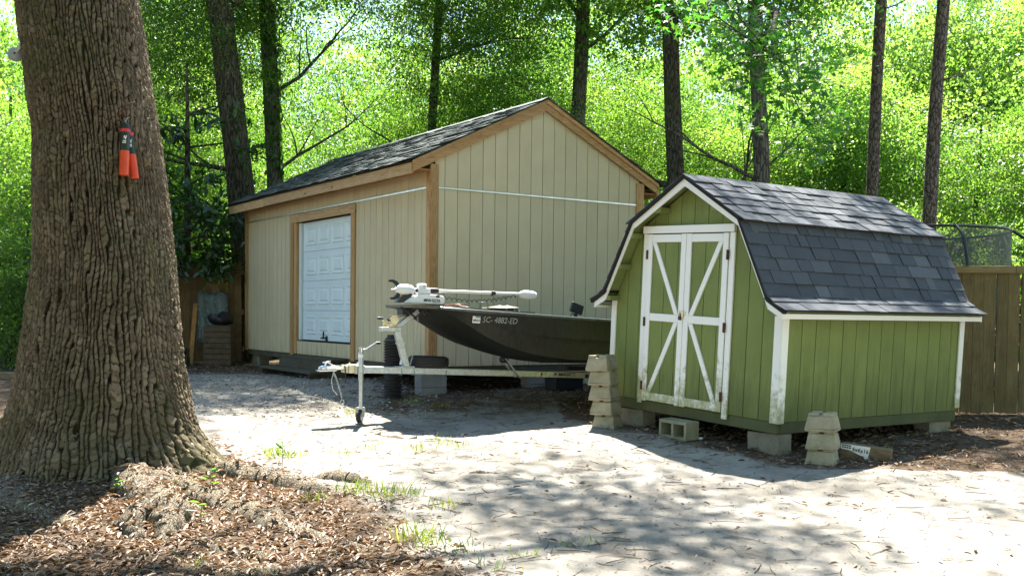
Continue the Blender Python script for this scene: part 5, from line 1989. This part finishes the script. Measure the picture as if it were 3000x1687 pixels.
# low blue container in the gloom beneath the boat
t = thing('blue_crate', 'dark blue crate in the shade beneath the boat', 'crate', (.75, 15.05, float(gh(.75, 15.05))), .53)
MB().box(-.24, .24, -.15, .15, 0, .20, .01).build('crate_body', 'soil_pad', t)
MB().box(-.25, .25, -.16, .16, .19, .215, .006).build('crate_rim', 'soil_pad', t)


# ------------------------------------------------------------------ fences
def picket_fence(name, label, x0, x1, y, top, pw, mat, cap, seed, rot=0.0, bot=None):
    rng = random.Random(seed)
    t = thing(name, label, 'fence', (x0, y, 0), rot)
    shapes = []
    L = x1 - x0
    g0 = float(gh(x0, y)) + .03 if bot is None else bot
    for k in range(5):
        H_ = top - g0 - (.02 if cap else 0)
        m = MB().box(-pw / 2 + .001, pw / 2 - .001, -.008, .008, 0, H_, .002)
        m.v = [(a + (rng.uniform(-.003, .003)), b_ + (.006 * math.sin(c * 2 + k) if 1 else 0), c + rng.uniform(-.004, .004)) for a, b_, c in m.v]
        me = m.mesh('picket')
        me.materials.append(MAT[mat])
        shapes.append(me)
    x = pw / 2
    while x < L:
        o = link('picket', rng.choice(shapes), t)
        o.location = (x, rng.uniform(-.004, .004), g0 + rng.uniform(-.015, .01))
        o.rotation_euler = (0, rng.uniform(-.006, .006), 0)
        x += pw + rng.choice((.002, .004, .006, .003, .012))
    for z in (g0 + .25, (g0 + top) / 2, top - .2):
        MB().box(0, L, .012, .05, z - .045, z + .045, .003).build('rail', 'rail_wood', t)
    x = .05
    while x < L:
        MB().box(x, x + .09, .052, .142, g0 - .1, top - .02, .004).build('post', mat, t)
        x += 2.4
    if cap:
        x = 0
        for w in (1.52, 2.4, 2.4, 2.4):
            xe = min(L, x + w)
            if xe - x > .1:
                MB().box(x + .002, xe - .002, -.048, -.011, top - .092, top - .002, .004).build('cap_rail', 'rail_wood', t)
            x = xe
    return t


picket_fence('picket_fence', 'tall brown board fence with a top rail right of the green shed', 4.72, 11.5, 13.05, 2.005, .142, 'fence_wood', True, 3)
picket_fence('picket_fence', 'weathered brown board fence between the oak and the workshop', -9.9, -5.33, 20.75, 2.37, .142, 'old_fence_wood', False, 5, 0, .40)


# ------------------------------------------------------------------ clutter against the left fence
def clutter():
    g = .342
    t = thing('brown_crate', 'brown wooden crate against the weathered fence by the workshop', 'crate', (-5.66, 20.2, g), .1)
    for k in range(7):
        MB().box(-.24, .24, -.215, -.195, .03 + k * .105, .125 + k * .105, .003).build('slat', 'crate_brown', t)
        MB().box(-.24, .24, .195, .215, .03 + k * .105, .125 + k * .105, .003).build('slat', 'crate_brown', t)
        MB().box(-.262, -.242, -.21, .21, .03 + k * .105, .125 + k * .105, .003).build('slat', 'crate_brown', t)
        MB().box(.242, .262, -.21, .21, .03 + k * .105, .125 + k * .105, .003).build('slat', 'crate_brown', t)
    MB().box(-.25, .25, -.20, .20, .0, .028).build('crate_floor', 'crate_brown', t)
    MB().box(-.26, .26, -.21, .21, .766, .782).build('crate_lid', 'crate_brown', t)
    m = MB().ellipsoid((0, 0, .11), .21, .17, .12, 18, 10)
    m.v = [(a * (1 + .25 * math.sin(b_ * 31 + c * 17)), b_ * (1 + .2 * math.sin(a * 27)), max(0, c * (1 + .22 * math.sin(a * 23 + b_ * 19)))) for a, b_, c in m.v]
    o = m.build('black_bag', 'black_plastic', None, 30)
    o.location = (-5.62, 20.18, g + .784)
    tag(o, 'crumpled shiny black bag on top of the brown crate', 'bag')
    m = MB()
    n1, n2 = 14, 10
    vs_, fs = [], []
    for i in range(n1):
        for j in range(n2):
            u, v_ = i / (n1 - 1), j / (n2 - 1)
            vs_.append((-6.18 + u * .60, 20.56 - .10 * (1 - v_) + .03 * math.sin(u * 17 + v_ * 3), g + .42 + v_ * 1.0 + .03 * math.sin(u * 11)))
    for i in range(n1 - 1):
        for j in range(n2 - 1):
            a = i * n2 + j
            fs.append((a, a + 1, a + n2 + 1, a + n2))
    o = m.add(vs_, fs).build('plastic_sheet', 'plastic_sheet', None, 60)
    md = o.modifiers.new('thick', 'SOLIDIFY')
    md.thickness = .004
    tag(o, 'pale crinkled plastic sheet leaning against the weathered fence', 'sheet')
    o = MB().beam((-6.24, 20.30, g), (-6.22, 20.60, g + 1.2), .09, .05, bev=.004).build('leaning_plank', 'orange_wood')
    tag(o, 'orange brown plank leaning on the fence beside the plastic sheet', 'plank')
    t = thing('log_pile_stump', 'rough round stump in the dark corner below the weathered fence', 'stump', (-6.30, 19.8, g))
    MB().lathe([(.24, -.02), (.20, .05), (.18, .25), (.19, .34), (.15, .36)], 18).build('stump_wood', 'dark_bark', t, 40)


clutter()
o = MB().beam((-8.6, 16.2, .36), (-6.0, 16.0, .36), .14, .13, bev=.01).build('landscape_timber', 'post_wood')
tag(o, 'dark landscape timber on the ground left of the oak', 'timber')


# ------------------------------------------------------------------ trampoline beyond the right fence
def trampoline():
    cx, cy, r, g = 6.35, 17.0, 1.62, .342
    t = thing('trampoline', 'trampoline with a dark safety net showing above the right fence', 'trampoline', (cx, cy, g))
    ring = lambda rr, z, n=40: [(rr * math.cos(2 * PI * k / n), rr * math.sin(2 * PI * k / n), z) for k in range(n)]
    MB().tube(ring(r, .85), .025, 8, closed=True).build('ring_frame', 'galvanised', t, 60)
    MB().lathe([(.001, .852), (r - .18, .852)], 40, cap=False).build('jump_mat', 'trampoline_mat', t)
    MB().lathe([(r - .175, .86), (r - .02, .885), (r + .03, .86)], 40, cap=False).build('edge_pad', 'soil_pad', t, 60)
    for k in range(6):
        a = 2 * PI * k / 6 - .42
        c, s_ = math.cos(a), math.sin(a)
        MB().tube([(c * r, s_ * r, .85), (c * (r + .02), s_ * (r + .02), 0)], .022, 8).build('leg', 'galvanised', t, 60)
        pts = []
        for zz in np.linspace(.35, 2.37, 18):
            q = max(0.0, (zz - .9) / 1.47)
            rr = r - .05 + .42 * math.sqrt(max(0, 1 - q * q))
            pts.append((c * rr, s_ * rr, zz))
        MB().tube(pts, .024, 8).build('net_pole', 'trampoline_frame', t, 60)
    MB().lathe([(r - .08, .87), (r - .05, 1.5), (r - .06, 2.36)], 48, cap=False).build('safety_net', 'net', t, 60)
    MB().tube(ring(r - .06, 2.37), .020, 8, closed=True).build('net_hem', 'trampoline_frame', t, 60)


trampoline()


# ------------------------------------------------------------------ woodland
CROWNS = {
    'mid': crown_mesh('crown', 1, 190, 300, 3.4, 3.6, .092, .050, 1.15, 'leaf_mid'),
    'mid2': crown_mesh('crown', 2, 185, 300, 3.2, 4.2, .088, .040, 1.15, 'leaf_mid'),
    'bright': crown_mesh('crown', 3, 170, 290, 3.3, 3.6, .105, .066, 1.15, 'leaf_bright'),
    'bright2': crown_mesh('crown', 6, 160, 290, 3.0, 4.2, .10, .06, 1.1, 'leaf_bright'),
    'dark': crown_mesh('crown', 4, 180, 300, 3.3, 3.4, .088, .040, 1.15, 'leaf_dark'),
    'shrub': crown_mesh('crown', 5, 100, 270, 1.7, 1.7, .082, .042, .85, 'leaf_mid'),
    'shrub_dark': crown_mesh('crown', 8, 100, 270, 1.7, 1.7, .082, .036, .85, 'leaf_dark'),
    'shrub_bright': crown_mesh('crown', 9, 95, 260, 1.7, 1.8, .088, .052, .85, 'leaf_bright'),
}


def tree(name, label, base, top, r0, r1, bark, crowns, limbs=(), seed=1, group=None, n=18, wob=.12, sides=14):
    t = thing(name, label, 'tree', (base[0], base[1], base[2]), 0, group)
    m = MB()
    o = V(*base)
    pts = trunk_path((0, 0, -.15), V(*top) - o, n, wob, seed)
    rs = []
    rng = random.Random(seed)
    for i in range(n + 1):
        f_ = i / n
        rs.append((r0 * (1 - f_) + r1 * f_) * (1 + .35 * math.exp(-f_ * n * .55)) * rng.uniform(.97, 1.04))
    m.tube(pts, rs, sides)
    m.build('trunk', bark, t, 80)
    if limbs:
        for k, (fz, d, L, r) in enumerate(limbs):
            m = MB()
            i = min(n - 1, int(fz * n))
            limb(m, pts[i], d, L, r, seed * 31 + k, .25, 7, 9, 5)
            m.build('limb', bark, t, 80)
    for (kind, off, sc_, rz) in crowns:
        c = link('crown', CROWNS[kind], t)
        c.location = off
        c.scale = sc_
        c.rotation_euler = (0, 0, rz)
    return t


Z0 = .342
tree('hardwood_tree', 'thick mossy trunk with a long bark scar behind the workshop left end', (-5.55, 22.2, Z0), (-6.35, 22.0, 15), .30, .20, 'dark_bark',
     [('mid', (-.6, .3, 11.2), (1.1, 1.1, 1), .3), ('dark', (-2.0, .8, 7.6), (.8, .8, .8), 1.3)],
     [(.33, (-1, -.2, .1), 2.6, .06), (.5, (1, .2, .5), 3, .06), (.62, (-.8, .5, .6), 3, .06)], 3, wob=.18)
tree('hardwood_tree', 'straight vine-covered trunk just right of the thick mossy trunk', (-5.35, 24.0, Z0), (-5.75, 24.0, 16), .20, .14, 'grey_bark',
     [('mid2', (0, .3, 11.5), (1, 1, 1), 2.3)],
     [(.42, (1, -.1, .8), 3.4, .05), (.28, (1, -.3, .6), 3.0, .045), (.6, (-.6, .6, .5), 3, .05)], 4, wob=.08)
tree('hardwood_tree', 'slim dark trunk rising behind the middle of the workshop roof', (-2.1, 26.0, Z0), (-1.75, 26.2, 15), .12, .08, 'dark_bark',
     [('dark', (.2, .3, 9.8), (.95, .95, .95), 1.1)], [(.35, (-1, .2, .25), 3, .04), (.5, (1, -.2, .4), 3, .04), (.25, (-1, -.1, .1), 2.4, .03)], 5, wob=.10)
tree('hardwood_tree', 'leafy trunk with a crooked limb bending left behind the workshop ridge', (1.5, 27.0, Z0), (1.75, 27, 16), .21, .15, 'grey_bark',
     [('bright', (-.5, .6, 11.0), (1, 1, 1), .6), ('mid', (-2.4, 1.2, 6.4), (.8, .8, .75), 2.0)],
     [(.33, (-1, -.2, .12), 4.2, .085), (.5, (1, .2, .6), 3.5, .06), (.6, (-.8, -.3, .6), 3.5, .06)], 6)
tree('hardwood_tree', 'stout dark trunk with rising side stems right of the workshop roof', (3.85, 24.0, Z0), (3.5, 24.1, 15), .22, .15, 'dark_bark',
     [('mid', (.3, .5, 11.0), (1.05, 1.05, 1), 1.9)],
     [(.14, (.45, .1, 1), 6.0, .06), (.16, (-.35, .1, 1), 6.0, .05), (.3, (-1, .3, .35), 4, .075), (.2, (.7, .2, .8), 5, .05)], 7)
GUM = tree('sweetgum_tree', 'brown sweetgum trunk above the shed ridge, star leaves hanging in front', (5.5, 23.0, Z0), (5.15, 22.8, 15), .185, .13, 'grey_bark',
           [('bright2', (.2, .6, 11.2), (1, 1, 1), 4.1)],
           [(.45, (-.8, -.5, .7), 4.0, .07), (.3, (-1, -.3, .5), 3.5, .05)], 8)
tree('pine_tree', 'left of the two straight pine trunks behind the shed roof', (8.45, 25.0, Z0), (8.95, 25.2, 17), .145, .12, 'pine_bark',
     [('bright', (.4, .5, 15.5), (.9, .9, .6), 2.9)], [(.55, (.6, -.5, .2), 1.6, .02)], 9, wob=.06)
tree('pine_tree', 'right of the two straight pine trunks, nearest the trampoline', (9.45, 24.0, Z0), (10.05, 24.2, 17), .155, .125, 'pine_bark',
     [('mid2', (.5, .6, 15.5), (.9, .9, .6), 4.9)], [(.42, (1, -.2, .15), 1.2, .02), (.3, (1, .0, .1), .8, .015)], 10, wob=.10)


def overhang():
    base = V(8.9, 16.4, Z0)
    t = thing('hardwood_tree', 'tall tree beyond the right edge whose canopy overhangs the green shed', 'tree', tuple(base))
    m = MB()
    m.tube([(0, 0, -.1), (.1, 0, 3), (0, .2, 6), (-.3, .3, 9), (-.5, .3, 12)], [.3, .24, .21, .17, .1], 14)
    m.build('trunk', 'grey_bark', t, 80)
    for k, d in enumerate(((-1, -.1, .3), (-1, .4, .5), (-.7, -.7, .5), (-.9, .1, .8))):
        m = MB()
        limb(m, (-.3, .3, 9 + .8 * k), d, 6, .09, 600 + k, .3, 8, 9, 6)
        m.build('limb', 'grey_bark', t, 80)
    rng = np.random.default_rng(77)
    cen = []
    sup = []
    while len(cen) < 49:
        if sup and len(cen) % 7:
            q = sup[-1] + V(rng.normal() * .75, rng.normal() * .75, rng.normal() * .5)
            cen.append(q - base)
            continue
        x_, y_ = rng.uniform(1.5, 11.5), rng.uniform(11, 24)
        if (len(sup) % 3 != 2 and ((x_ - 4.6) / 2.6) ** 2 + ((y_ - 18.6) / 2.2) ** 2 < 1) or (len(sup) % 3 == 2 and ((x_ - 4.6) / 3.8) ** 2 + ((y_ - 15.0) / 2.2) ** 2 < 1):
            sup.append(V(x_, y_, rng.uniform(12.0, 16.0)))
            cen.append(sup[-1] - base)
    cen = np.array(cen)
    idx = np.repeat(np.arange(len(cen)), 150)
    n = len(idx)
    P = cen[idx] + rng.normal(size=(n, 3)) * np.array([.45, .45, .2])
    link('crown', leaves('crown', P, rand_unit(rng, n), rng.normal(size=(n, 3)) * .6 + np.array([0, 0, 1]), .14 * (.7 + .6 * rng.random(n)), .085, 'leaf_mid'), t)


overhang()


def star_spray():
    rng = np.random.default_rng(5)
    cs = [(2.45, 14.6, 5.55), (2.74, 14.2, 5.7), (2.2, 14.5, 5.75), (3.67, 15.0, 5.06), (3.43, 15.3, 4.77), (3.92, 14.8, 4.67), (3.18, 15.2, 4.96),
          (4.16, 15.2, 4.28), (3.67, 15.6, 4.42), (4.45, 15.6, 3.95), (3.92, 15.4, 5.35), (4.3, 15.8, 4.91), (4.6, 16.0, 4.5), (3.3, 15.5, 5.5), (4.75, 16.2, 5.2), (3.0, 15.4, 5.3), (3.55, 15.8, 5.75), (4.2, 16.2, 5.7)]
    o = V(5.5, 23.0, Z0)
    cs = np.array(cs)
    idx = np.repeat(np.arange(len(cs)), 80)
    n = len(idx)
    P = cs[idx] + rng.normal(size=(n, 3)) * np.array([.26, .28, .17]) - o
    N = rng.normal(size=(n, 3)) * .45 + np.array([0, -.35, 1])
    D = rng.normal(size=(n, 3)) * np.array([1, 1, .3]) + np.array([0, -.3, -.45])
    tag(link('leaf_spray', star_leaves('leaf_spray', P, D, N, .11 + .075 * rng.random(n), 'leaf_gum'), GUM), kind='stuff')
    m = MB()
    m.tube([V(5.4, 22.9, 7.2) - o, V(5.0, 20.5, 7.3) - o, V(4.5, 18.2, 6.6) - o, V(4.0, 16.4, 5.7) - o, V(3.7, 15.2, 5.1) - o], [.07, .055, .04, .025, .012], 8)
    for c in cs:
        k = rng.integers(2, 5)
        j = [V(4.5, 18.2, 6.6), V(4.0, 16.4, 5.7), V(3.7, 15.2, 5.1)][k - 2]
        a = (j + c) / 2 + V(*rng.normal(size=3)) * .12
        m.tube([j - o, a - o, c - o], [.014, .010, .004], 5)
    m.build('drooping_limb', 'dark_bark', GUM, 80)


star_spray()


def vines():
    rng = np.random.default_rng(9)
    n = 190
    z = 4.5 + 4.0 * rng.random(n)
    a = rng.uniform(-2.2, .2, n)
    x = -5.35 - .4 * (z - .34) / 15.6
    P = np.stack([x + .21 * np.cos(a), 24.0 + .21 * np.sin(a), z], 1)
    N = np.stack([np.cos(a), np.sin(a), .5 + 0 * a], 1) + rng.normal(size=(n, 3)) * .3
    D = rng.normal(size=(n, 3)) * .5 + np.array([0, 0, -1])
    o = link('ivy_vine', leaves6('ivy_vine', P, D, N, .16 + .08 * rng.random(n), .085, 'leaf_mid'))
    tag(o, 'leafy vine climbing the straight trunk left of the workshop roof', 'vine')
    n = 120
    z = .6 + 5.5 * rng.random(n)
    a = rng.uniform(-2.4, .1, n)
    x = -5.55 - .8 * (z - .34) / 14.6
    P = np.stack([x + .31 * np.cos(a), 22.15 + .31 * np.sin(a), z], 1)
    N = np.stack([np.cos(a), np.sin(a), .5 + 0 * a], 1) + rng.normal(size=(n, 3)) * .3
    D = rng.normal(size=(n, 3)) * .5 + np.array([0, 0, -1])
    o = link('ivy_vine', leaves6('ivy_vine', P, D, N, .15 + .08 * rng.random(n), .085, 'leaf_dark'))
    tag(o, 'sparse dark vine on the thick mossy trunk by the fence', 'vine')


vines()


def magnolia():
    rng = np.random.default_rng(12)
    base = V(-6.75, 21.6, Z0)
    t = thing('magnolia_tree', 'magnolia with large glossy dark leaves overhanging the weathered fence', 'tree', tuple(base))
    m = MB()
    m.tube([(0, 0, -.1), (.05, -.1, 1.4), (.15, -.3, 2.8), (.2, -.4, 4.4), (.2, -.4, 6)], [.10, .09, .07, .05, .02], 10)
    ends = []
    for k in range(26):
        z = rng.uniform(1.6, 5.2)
        a = rng.uniform(0, 2 * PI)
        L = rng.uniform(.7, 1.5)
        s_ = V(.1 + .03 * z, -.08 * z, z)
        e = s_ + V(math.cos(a) * L, math.sin(a) * L - .25, rng.uniform(-.15, .4))
        m.tube([s_, (s_ + e) / 2 + V(0, 0, .12), e], [.025, .018, .008], 6)
        ends.append(e)
        ends.append((s_ + e) / 2 + V(*rng.normal(size=3)) * .2)
    m.build('trunk', 'dark_bark', t, 80)
    ends = np.array(ends)
    ends = np.concatenate([ends, np.stack([rng.uniform(-.6, 1.15, 26), rng.uniform(-2.0, -.9, 26), rng.uniform(1.65, 3.2, 26)], 1)])
    idx = np.repeat(np.arange(len(ends)), 22)
    n = len(idx)
    D = rng.normal(size=(n, 3)) + np.array([0, -.2, .0])
    P = ends[idx] + rng.normal(size=(n, 3)) * .10
    N = rng.normal(size=(n, 3)) * .5 + np.array([0, -.3, 1])
    L = .15 + .09 * rng.random(n)
    link('crown', leaves6('crown', P, D, N, L, L * .42, 'leaf_magnolia', .18), t)
    n = 5


magnolia()

# rows of trees and undergrowth that close the view
wr = random.Random(77)


def fill(kind, x, y, zc, sc_, name, label, group, th):
    t = thing(name, label, 'tree' if 'tree' in name else 'shrub', (x, y, Z0), 0, group)
    m = MB()
    lean = wr.uniform(-.6, .6)
    pts = trunk_path((0, 0, -.1), (lean, 0, th), 8, .12, wr.randint(0, 999))
    r = .05 + .009 * th
    m.tube(pts, [r * (1 - .7 * i / 8) for i in range(9)], 9)
    for k in range(4):
        i = wr.randint(2, 6)
        a = wr.uniform(0, 6.28)
        limb(m, pts[i], (math.cos(a), math.sin(a), .5), th * .28, r * .45, wr.randint(0, 9999), .2, 5, 6, 2)
    m.build('trunk', wr.choice(('dark_bark', 'grey_bark')), t, 80)
    c = link('crown', CROWNS[kind], t)
    c.location = (lean * .6, 0, zc - Z0)
    c.scale = (sc_[0], sc_[0], sc_[1])
    c.rotation_euler = (0, 0, wr.uniform(0, 6.28))


x = -11.5
while x < 13.5:
    y = wr.uniform(25.0, 27.5)
    kind = wr.choice(('shrub', 'shrub', 'shrub_dark')) if x < 3 else wr.choice(('shrub_bright', 'shrub_bright', 'shrub'))
    s_ = wr.uniform(.9, 1.25)
    fill(kind, x, y, wr.uniform(1.6, 2.6), (s_, s_), 'understorey_shrub', 'leafy undergrowth bush at the edge of the woodland', 'undergrowth bushes', 3.0)
    x += wr.uniform(1.7, 2.4)
x = -15
while x < 17:
    y = wr.uniform(29, 33)
    kind = wr.choice(('mid', 'mid2', 'dark', 'mid')) if x < 3 else wr.choice(('bright', 'bright2', 'mid', 'bright'))
    s_ = wr.uniform(.8, 1.0)
    fill(kind, x, y, wr.uniform(4.2, 7.0), (s_, s_ * wr.uniform(.95, 1.2)), 'woodland_tree', 'mid-distance woodland tree behind the sheds', 'woodland trees', 6.5)
    x += wr.uniform(2.6, 3.6)
x = -20
while x < 21:
    y = wr.uniform(36, 42)
    kind = wr.choice(('mid', 'bright', 'mid2', 'bright2')) if x < 6 else wr.choice(('bright', 'bright2', 'bright'))
    s_ = wr.uniform(1.1, 1.45)
    tall = 0 if x < 12.5 else -.8
    fill(kind, x, y, wr.uniform(6.5, 9.5) + tall, (s_, s_ * wr.uniform(1.1, 1.5)), 'distant_tree', 'distant woodland tree closing the view behind the sheds', 'distant trees', 10 if tall == 0 else 7)
    x += wr.uniform(3.0, 4.2)
for (x, y, zc, k, s_) in ((15.2, 37.5, 8.6, 'bright', 1.25), (18.8, 40, 9.5, 'bright2', 1.4)):
    fill(k, x, y, zc, (s_, s_ * 1.2), 'distant_tree', 'pale distant tree at the right edge of the woodland', 'distant trees on the right', 9)
for (x, y, zc, k, s_) in ((-9.3, 19.2, 1.6, 'shrub_dark', .8), (-10.5, 21.5, 2.6, 'shrub', 1.1), (-8.4, 23.2, 3.6, 'shrub', 1.25), (-11.6, 24.5, 4.6, 'mid', .8), (-8.6, 26.5, 6.2, 'mid2', .85)):
    fill(k, x, y, zc, (s_, s_), 'understorey_shrub', 'leafy bush behind the fence on the far left', 'bushes on the far left', 2.5 if 'shrub' in k else 6)


# the woodland goes on around the yard, behind the photographer and to both sides
for (x, y, zc, k, s_) in ((-13, -2, 8, 'dark', 1.4), (-8, -7, 9, 'mid', 1.4), (-3, -9.5, 9, 'mid2', 1.4), (2.5, -8.5, 9, 'dark', 1.4), (7.5, -7, 8, 'mid', 1.4), (12.5, -2, 8, 'mid2', 1.4), (15, 5, 8, 'mid', 1.4), (-14, 5, 8, 'mid', 1.4),
                          (-6, -14, 10, 'mid', 1.6), (0, -15, 10, 'dark', 1.6), (6, -14, 10, 'mid2', 1.6), (-13, -9, 10, 'mid2', 1.6), (13, -9, 10, 'mid', 1.6)):
    fill(k, x, y, zc, (s_, s_), 'woodland_tree', 'woodland tree on the near side of the yard, outside the picture', 'trees around the yard', 13)


# ------------------------------------------------------------------ ground cover
def litter_layer():
    rng = np.random.default_rng(31)

    def scatter(n, x0, x1, y0, y1, pw):
        x = rng.uniform(x0, x1, n)
        y = rng.uniform(y0, y1, n)
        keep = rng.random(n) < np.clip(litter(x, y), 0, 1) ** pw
        return x[keep], y[keep]
    X, Y = [], []
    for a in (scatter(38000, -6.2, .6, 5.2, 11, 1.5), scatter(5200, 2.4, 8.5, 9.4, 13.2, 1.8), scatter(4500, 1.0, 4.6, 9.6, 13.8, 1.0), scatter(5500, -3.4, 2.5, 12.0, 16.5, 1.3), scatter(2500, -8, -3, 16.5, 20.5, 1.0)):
        X.append(a[0])
        Y.append(a[1])
    n = 800
    X.append(rng.uniform(-3.5, 6.5, n))
    Y.append(rng.uniform(5.6, 13.5, n))
    x, y = np.concatenate(X), np.concatenate(Y)
    d = np.hypot(x + 3.62, y - 9.2)
    ok = d > .95
    x, y = x[ok], y[ok]
    n = len(x)
    z = gh(x, y) + .004 + .028 * rng.random(n) ** 2
    cover = rng.random(n) < .55
    for (rx_, ry_, rz_, rr_) in ROOTS:
        d2 = (x - rx_) ** 2 + (y - ry_) ** 2
        inn = (d2 < rr_ * rr_)
        zz_ = rz_ + np.sqrt(np.maximum(0, rr_ * rr_ - d2)) + .012
        z = np.where(inn & cover, np.maximum(z, zz_), z)
    P = np.stack([x, y, z], 1)
    a = rng.uniform(0, 2 * PI, n)
    D = np.stack([np.cos(a), np.sin(a), rng.normal(size=n) * .22], 1)
    N = rng.normal(size=(n, 3)) * .26 + np.array([0, 0, 1])
    L = .028 + .055 * rng.random(n) ** 1.4
    o = link('leaf_litter', leaves6('leaf_litter', P, D, N, L, L * (.26 + .12 * rng.random(n)), 'dry_leaf', .5))
    tag(o, 'dry brown fallen leaves strewn around the oak and sheds', 'leaf litter', kind='stuff')
    # tiny broken fragments over the whole yard
    n = 13000
    x = rng.uniform(-5.5, 7.5, n)
    y = 5.2 + 9.0 * rng.random(n) ** 1.25
    kp = rng.random(n) < .25 + .9 * np.clip(fbm(x * 1.1 + 8, y * 1.6 + 3, 3) * 2.4 - .8, 0, 1)
    x, y = x[kp], y[kp]
    n = len(x)
    P = np.stack([x, y, gh(x, y) + .003 + .004 * rng.random(n)], 1)
    a = rng.uniform(0, 2 * PI, n)
    D = np.stack([np.cos(a), np.sin(a), rng.normal(size=n) * .15], 1)
    N = rng.normal(size=(n, 3)) * .3 + np.array([0, 0, 1])
    L = .008 + .03 * rng.random(n) ** 2
    o = link('ground_debris', leaves('ground_debris', P, D, N, L, L * (.2 + .5 * rng.random(n)), 'twig', .3))
    tag(o, 'tiny dark bits of bark and leaf strewn over the sand', 'debris', kind='stuff')
    # twigs and needles on the sand
    n = 2400
    x = rng.uniform(-4.2, 6.5, n)
    y = rng.uniform(5.4, 13.2, n)
    m = MB()
    for k in range(n):
        a = rng.uniform(0, 2 * PI)
        L = rng.choice([.03, .05, .07, .12, .2]) * rng.uniform(.7, 1.3)
        p = V(x[k], y[k], 0)
        q = p + V(math.cos(a), math.sin(a), 0) * L
        mid = (p + q) / 2 + V(rng.normal() * .01, rng.normal() * .01, 0)
        r = .0015 + .012 * L * rng.random()
        pts = [(w_[0], w_[1], float(gh(w_[0], w_[1])) + r + .002) for w_ in (p, mid, q)]
        m.tube(pts, [r, r, r * .6], 3, cap=False)
    o = m.build('fallen_twigs', 'twig')
    tag(o, 'thin fallen twigs and needles scattered over the sand', 'twigs', kind='stuff')
    # gravel by the workshop and pebbles over the yard
    m = MB()
    n = 2600
    for k in range(n):
        if k < 1900:
            gx_, gy_ = rng.uniform(-5.2, -1.0), rng.uniform(12.4, 16.8)
            s_ = rng.uniform(.010, .026)
        else:
            gx_, gy_ = rng.uniform(-3, 6), rng.uniform(5.6, 12.5)
            s_ = rng.uniform(.004, .013)
        c = V(gx_, gy_, float(gh(gx_, gy_)) + s_ * .3)
        oc = [c + V(*v_) * s_ * rng.uniform(.6, 1.2) for v_ in ((1, 0, 0), (-1, 0, 0), (0, 1, 0), (0, -1, 0), (0, 0, .7), (0, 0, -.7))]
        m.add(oc, [(0, 2, 4), (2, 1, 4), (1, 3, 4), (3, 0, 4), (2, 0, 5), (1, 2, 5), (3, 1, 5), (0, 3, 5)])
    o = m.build('gravel', 'stone')
    tag(o, 'loose grey gravel and small stones on the yard', 'gravel', kind='stuff')
    # grass tufts
    tufts = [(-.66, 6.95, 40, .16), (-.52, 6.9, 40, .17), (-.30, 6.75, 22, .12), (-1.25, 8.25, 46, .15), (-1.0, 8.15, 60, .16), (-.8, 8.25, 44, .13), (-.5, 7.9, 24, .10),
             (-1.55, 8.0, 22, .10), (-2.2, 9.75, 60, .12), (-2.05, 9.8, 44, .10), (-1.6, 10.0, 36, .09), (-.9, 10.15, 40, .09), (-.55, 10.4, 24, .09), (-1.4, 10.3, 34, .08),
             (-.75, 10.6, 26, .12), (-1.9, 12.6, 30, .10), (-1.3, 13.6, 40, .09), (-.9, 13.3, 30, .08), (.05, 6.7, 18, .07), (.45, 7.0, 30, .05), (-1.95, 6.4, 12, .10), (-.1, 6.4, 16, .09), (-2.55, 8.1, 14, .12), (-2.3, 10.1, 40, .08)]
    P, D, N, L = [], [], [], []
    for (tx, ty, k, h) in tufts:
        for _ in range(k):
            px, py = tx + rng.normal() * .07, ty + rng.normal() * .05
            P.append((px, py, float(gh(px, py)) - .005))
            D.append((rng.normal() * .45, rng.normal() * .45, 1))
            N.append((rng.normal(), rng.normal(), .1))
            L.append(h * rng.uniform(.5, 1.3))
    L = np.array(L)
    o = link('grass', leaves('grass', np.array(P), np.array(D, float), np.array(N, float), L, .006 + .02 * L, 'grass_blade', .1, .25))
    tag(o, 'thin green grass tufts sprouting from the sand', 'grass', kind='stuff')


litter_layer()


def seedling(x, y, h, n, label):
    t = thing('seedling', label, 'plant', (x, y, float(gh(x, y))))
    rng = np.random.default_rng(int(abs(x) * 1000))
    MB().tube([(0, 0, -.02), (.01, 0, h * .5), (.0, .01, h)], [.004, .003, .002], 5).build('stem', 'twig', t, 60)
    P = np.stack([rng.normal(size=n) * .01, rng.normal(size=n) * .01, h * (.3 + .7 * rng.random(n))], 1)
    D = np.stack([rng.normal(size=n), rng.normal(size=n), .2 + 0 * P[:, 0]], 1)
    N = rng.normal(size=(n, 3)) * .3 + np.array([0, 0, 1])
    link('leaf', leaves6('leaf', P, D, N, .05 + .04 * rng.random(n), .028, 'leaf_bright'), t)


seedling(-2.32, 8.05, .20, 9, 'green seedling beside the right root of the oak')
seedling(-2.05, 9.3, .26, 12, 'tall thin weed with yellow-green leaves behind the oak root')
seedling(-3.0, 7.95, .12, 8, 'small pale green weed in the sunlit leaves at the oak foot')
seedling(-2.2, 7.35, .16, 6, 'dark green sprout near the knotted oak root')
seedling(3.72, 10.25, .10, 6, 'tiny green weed at the end of the timber offcut')
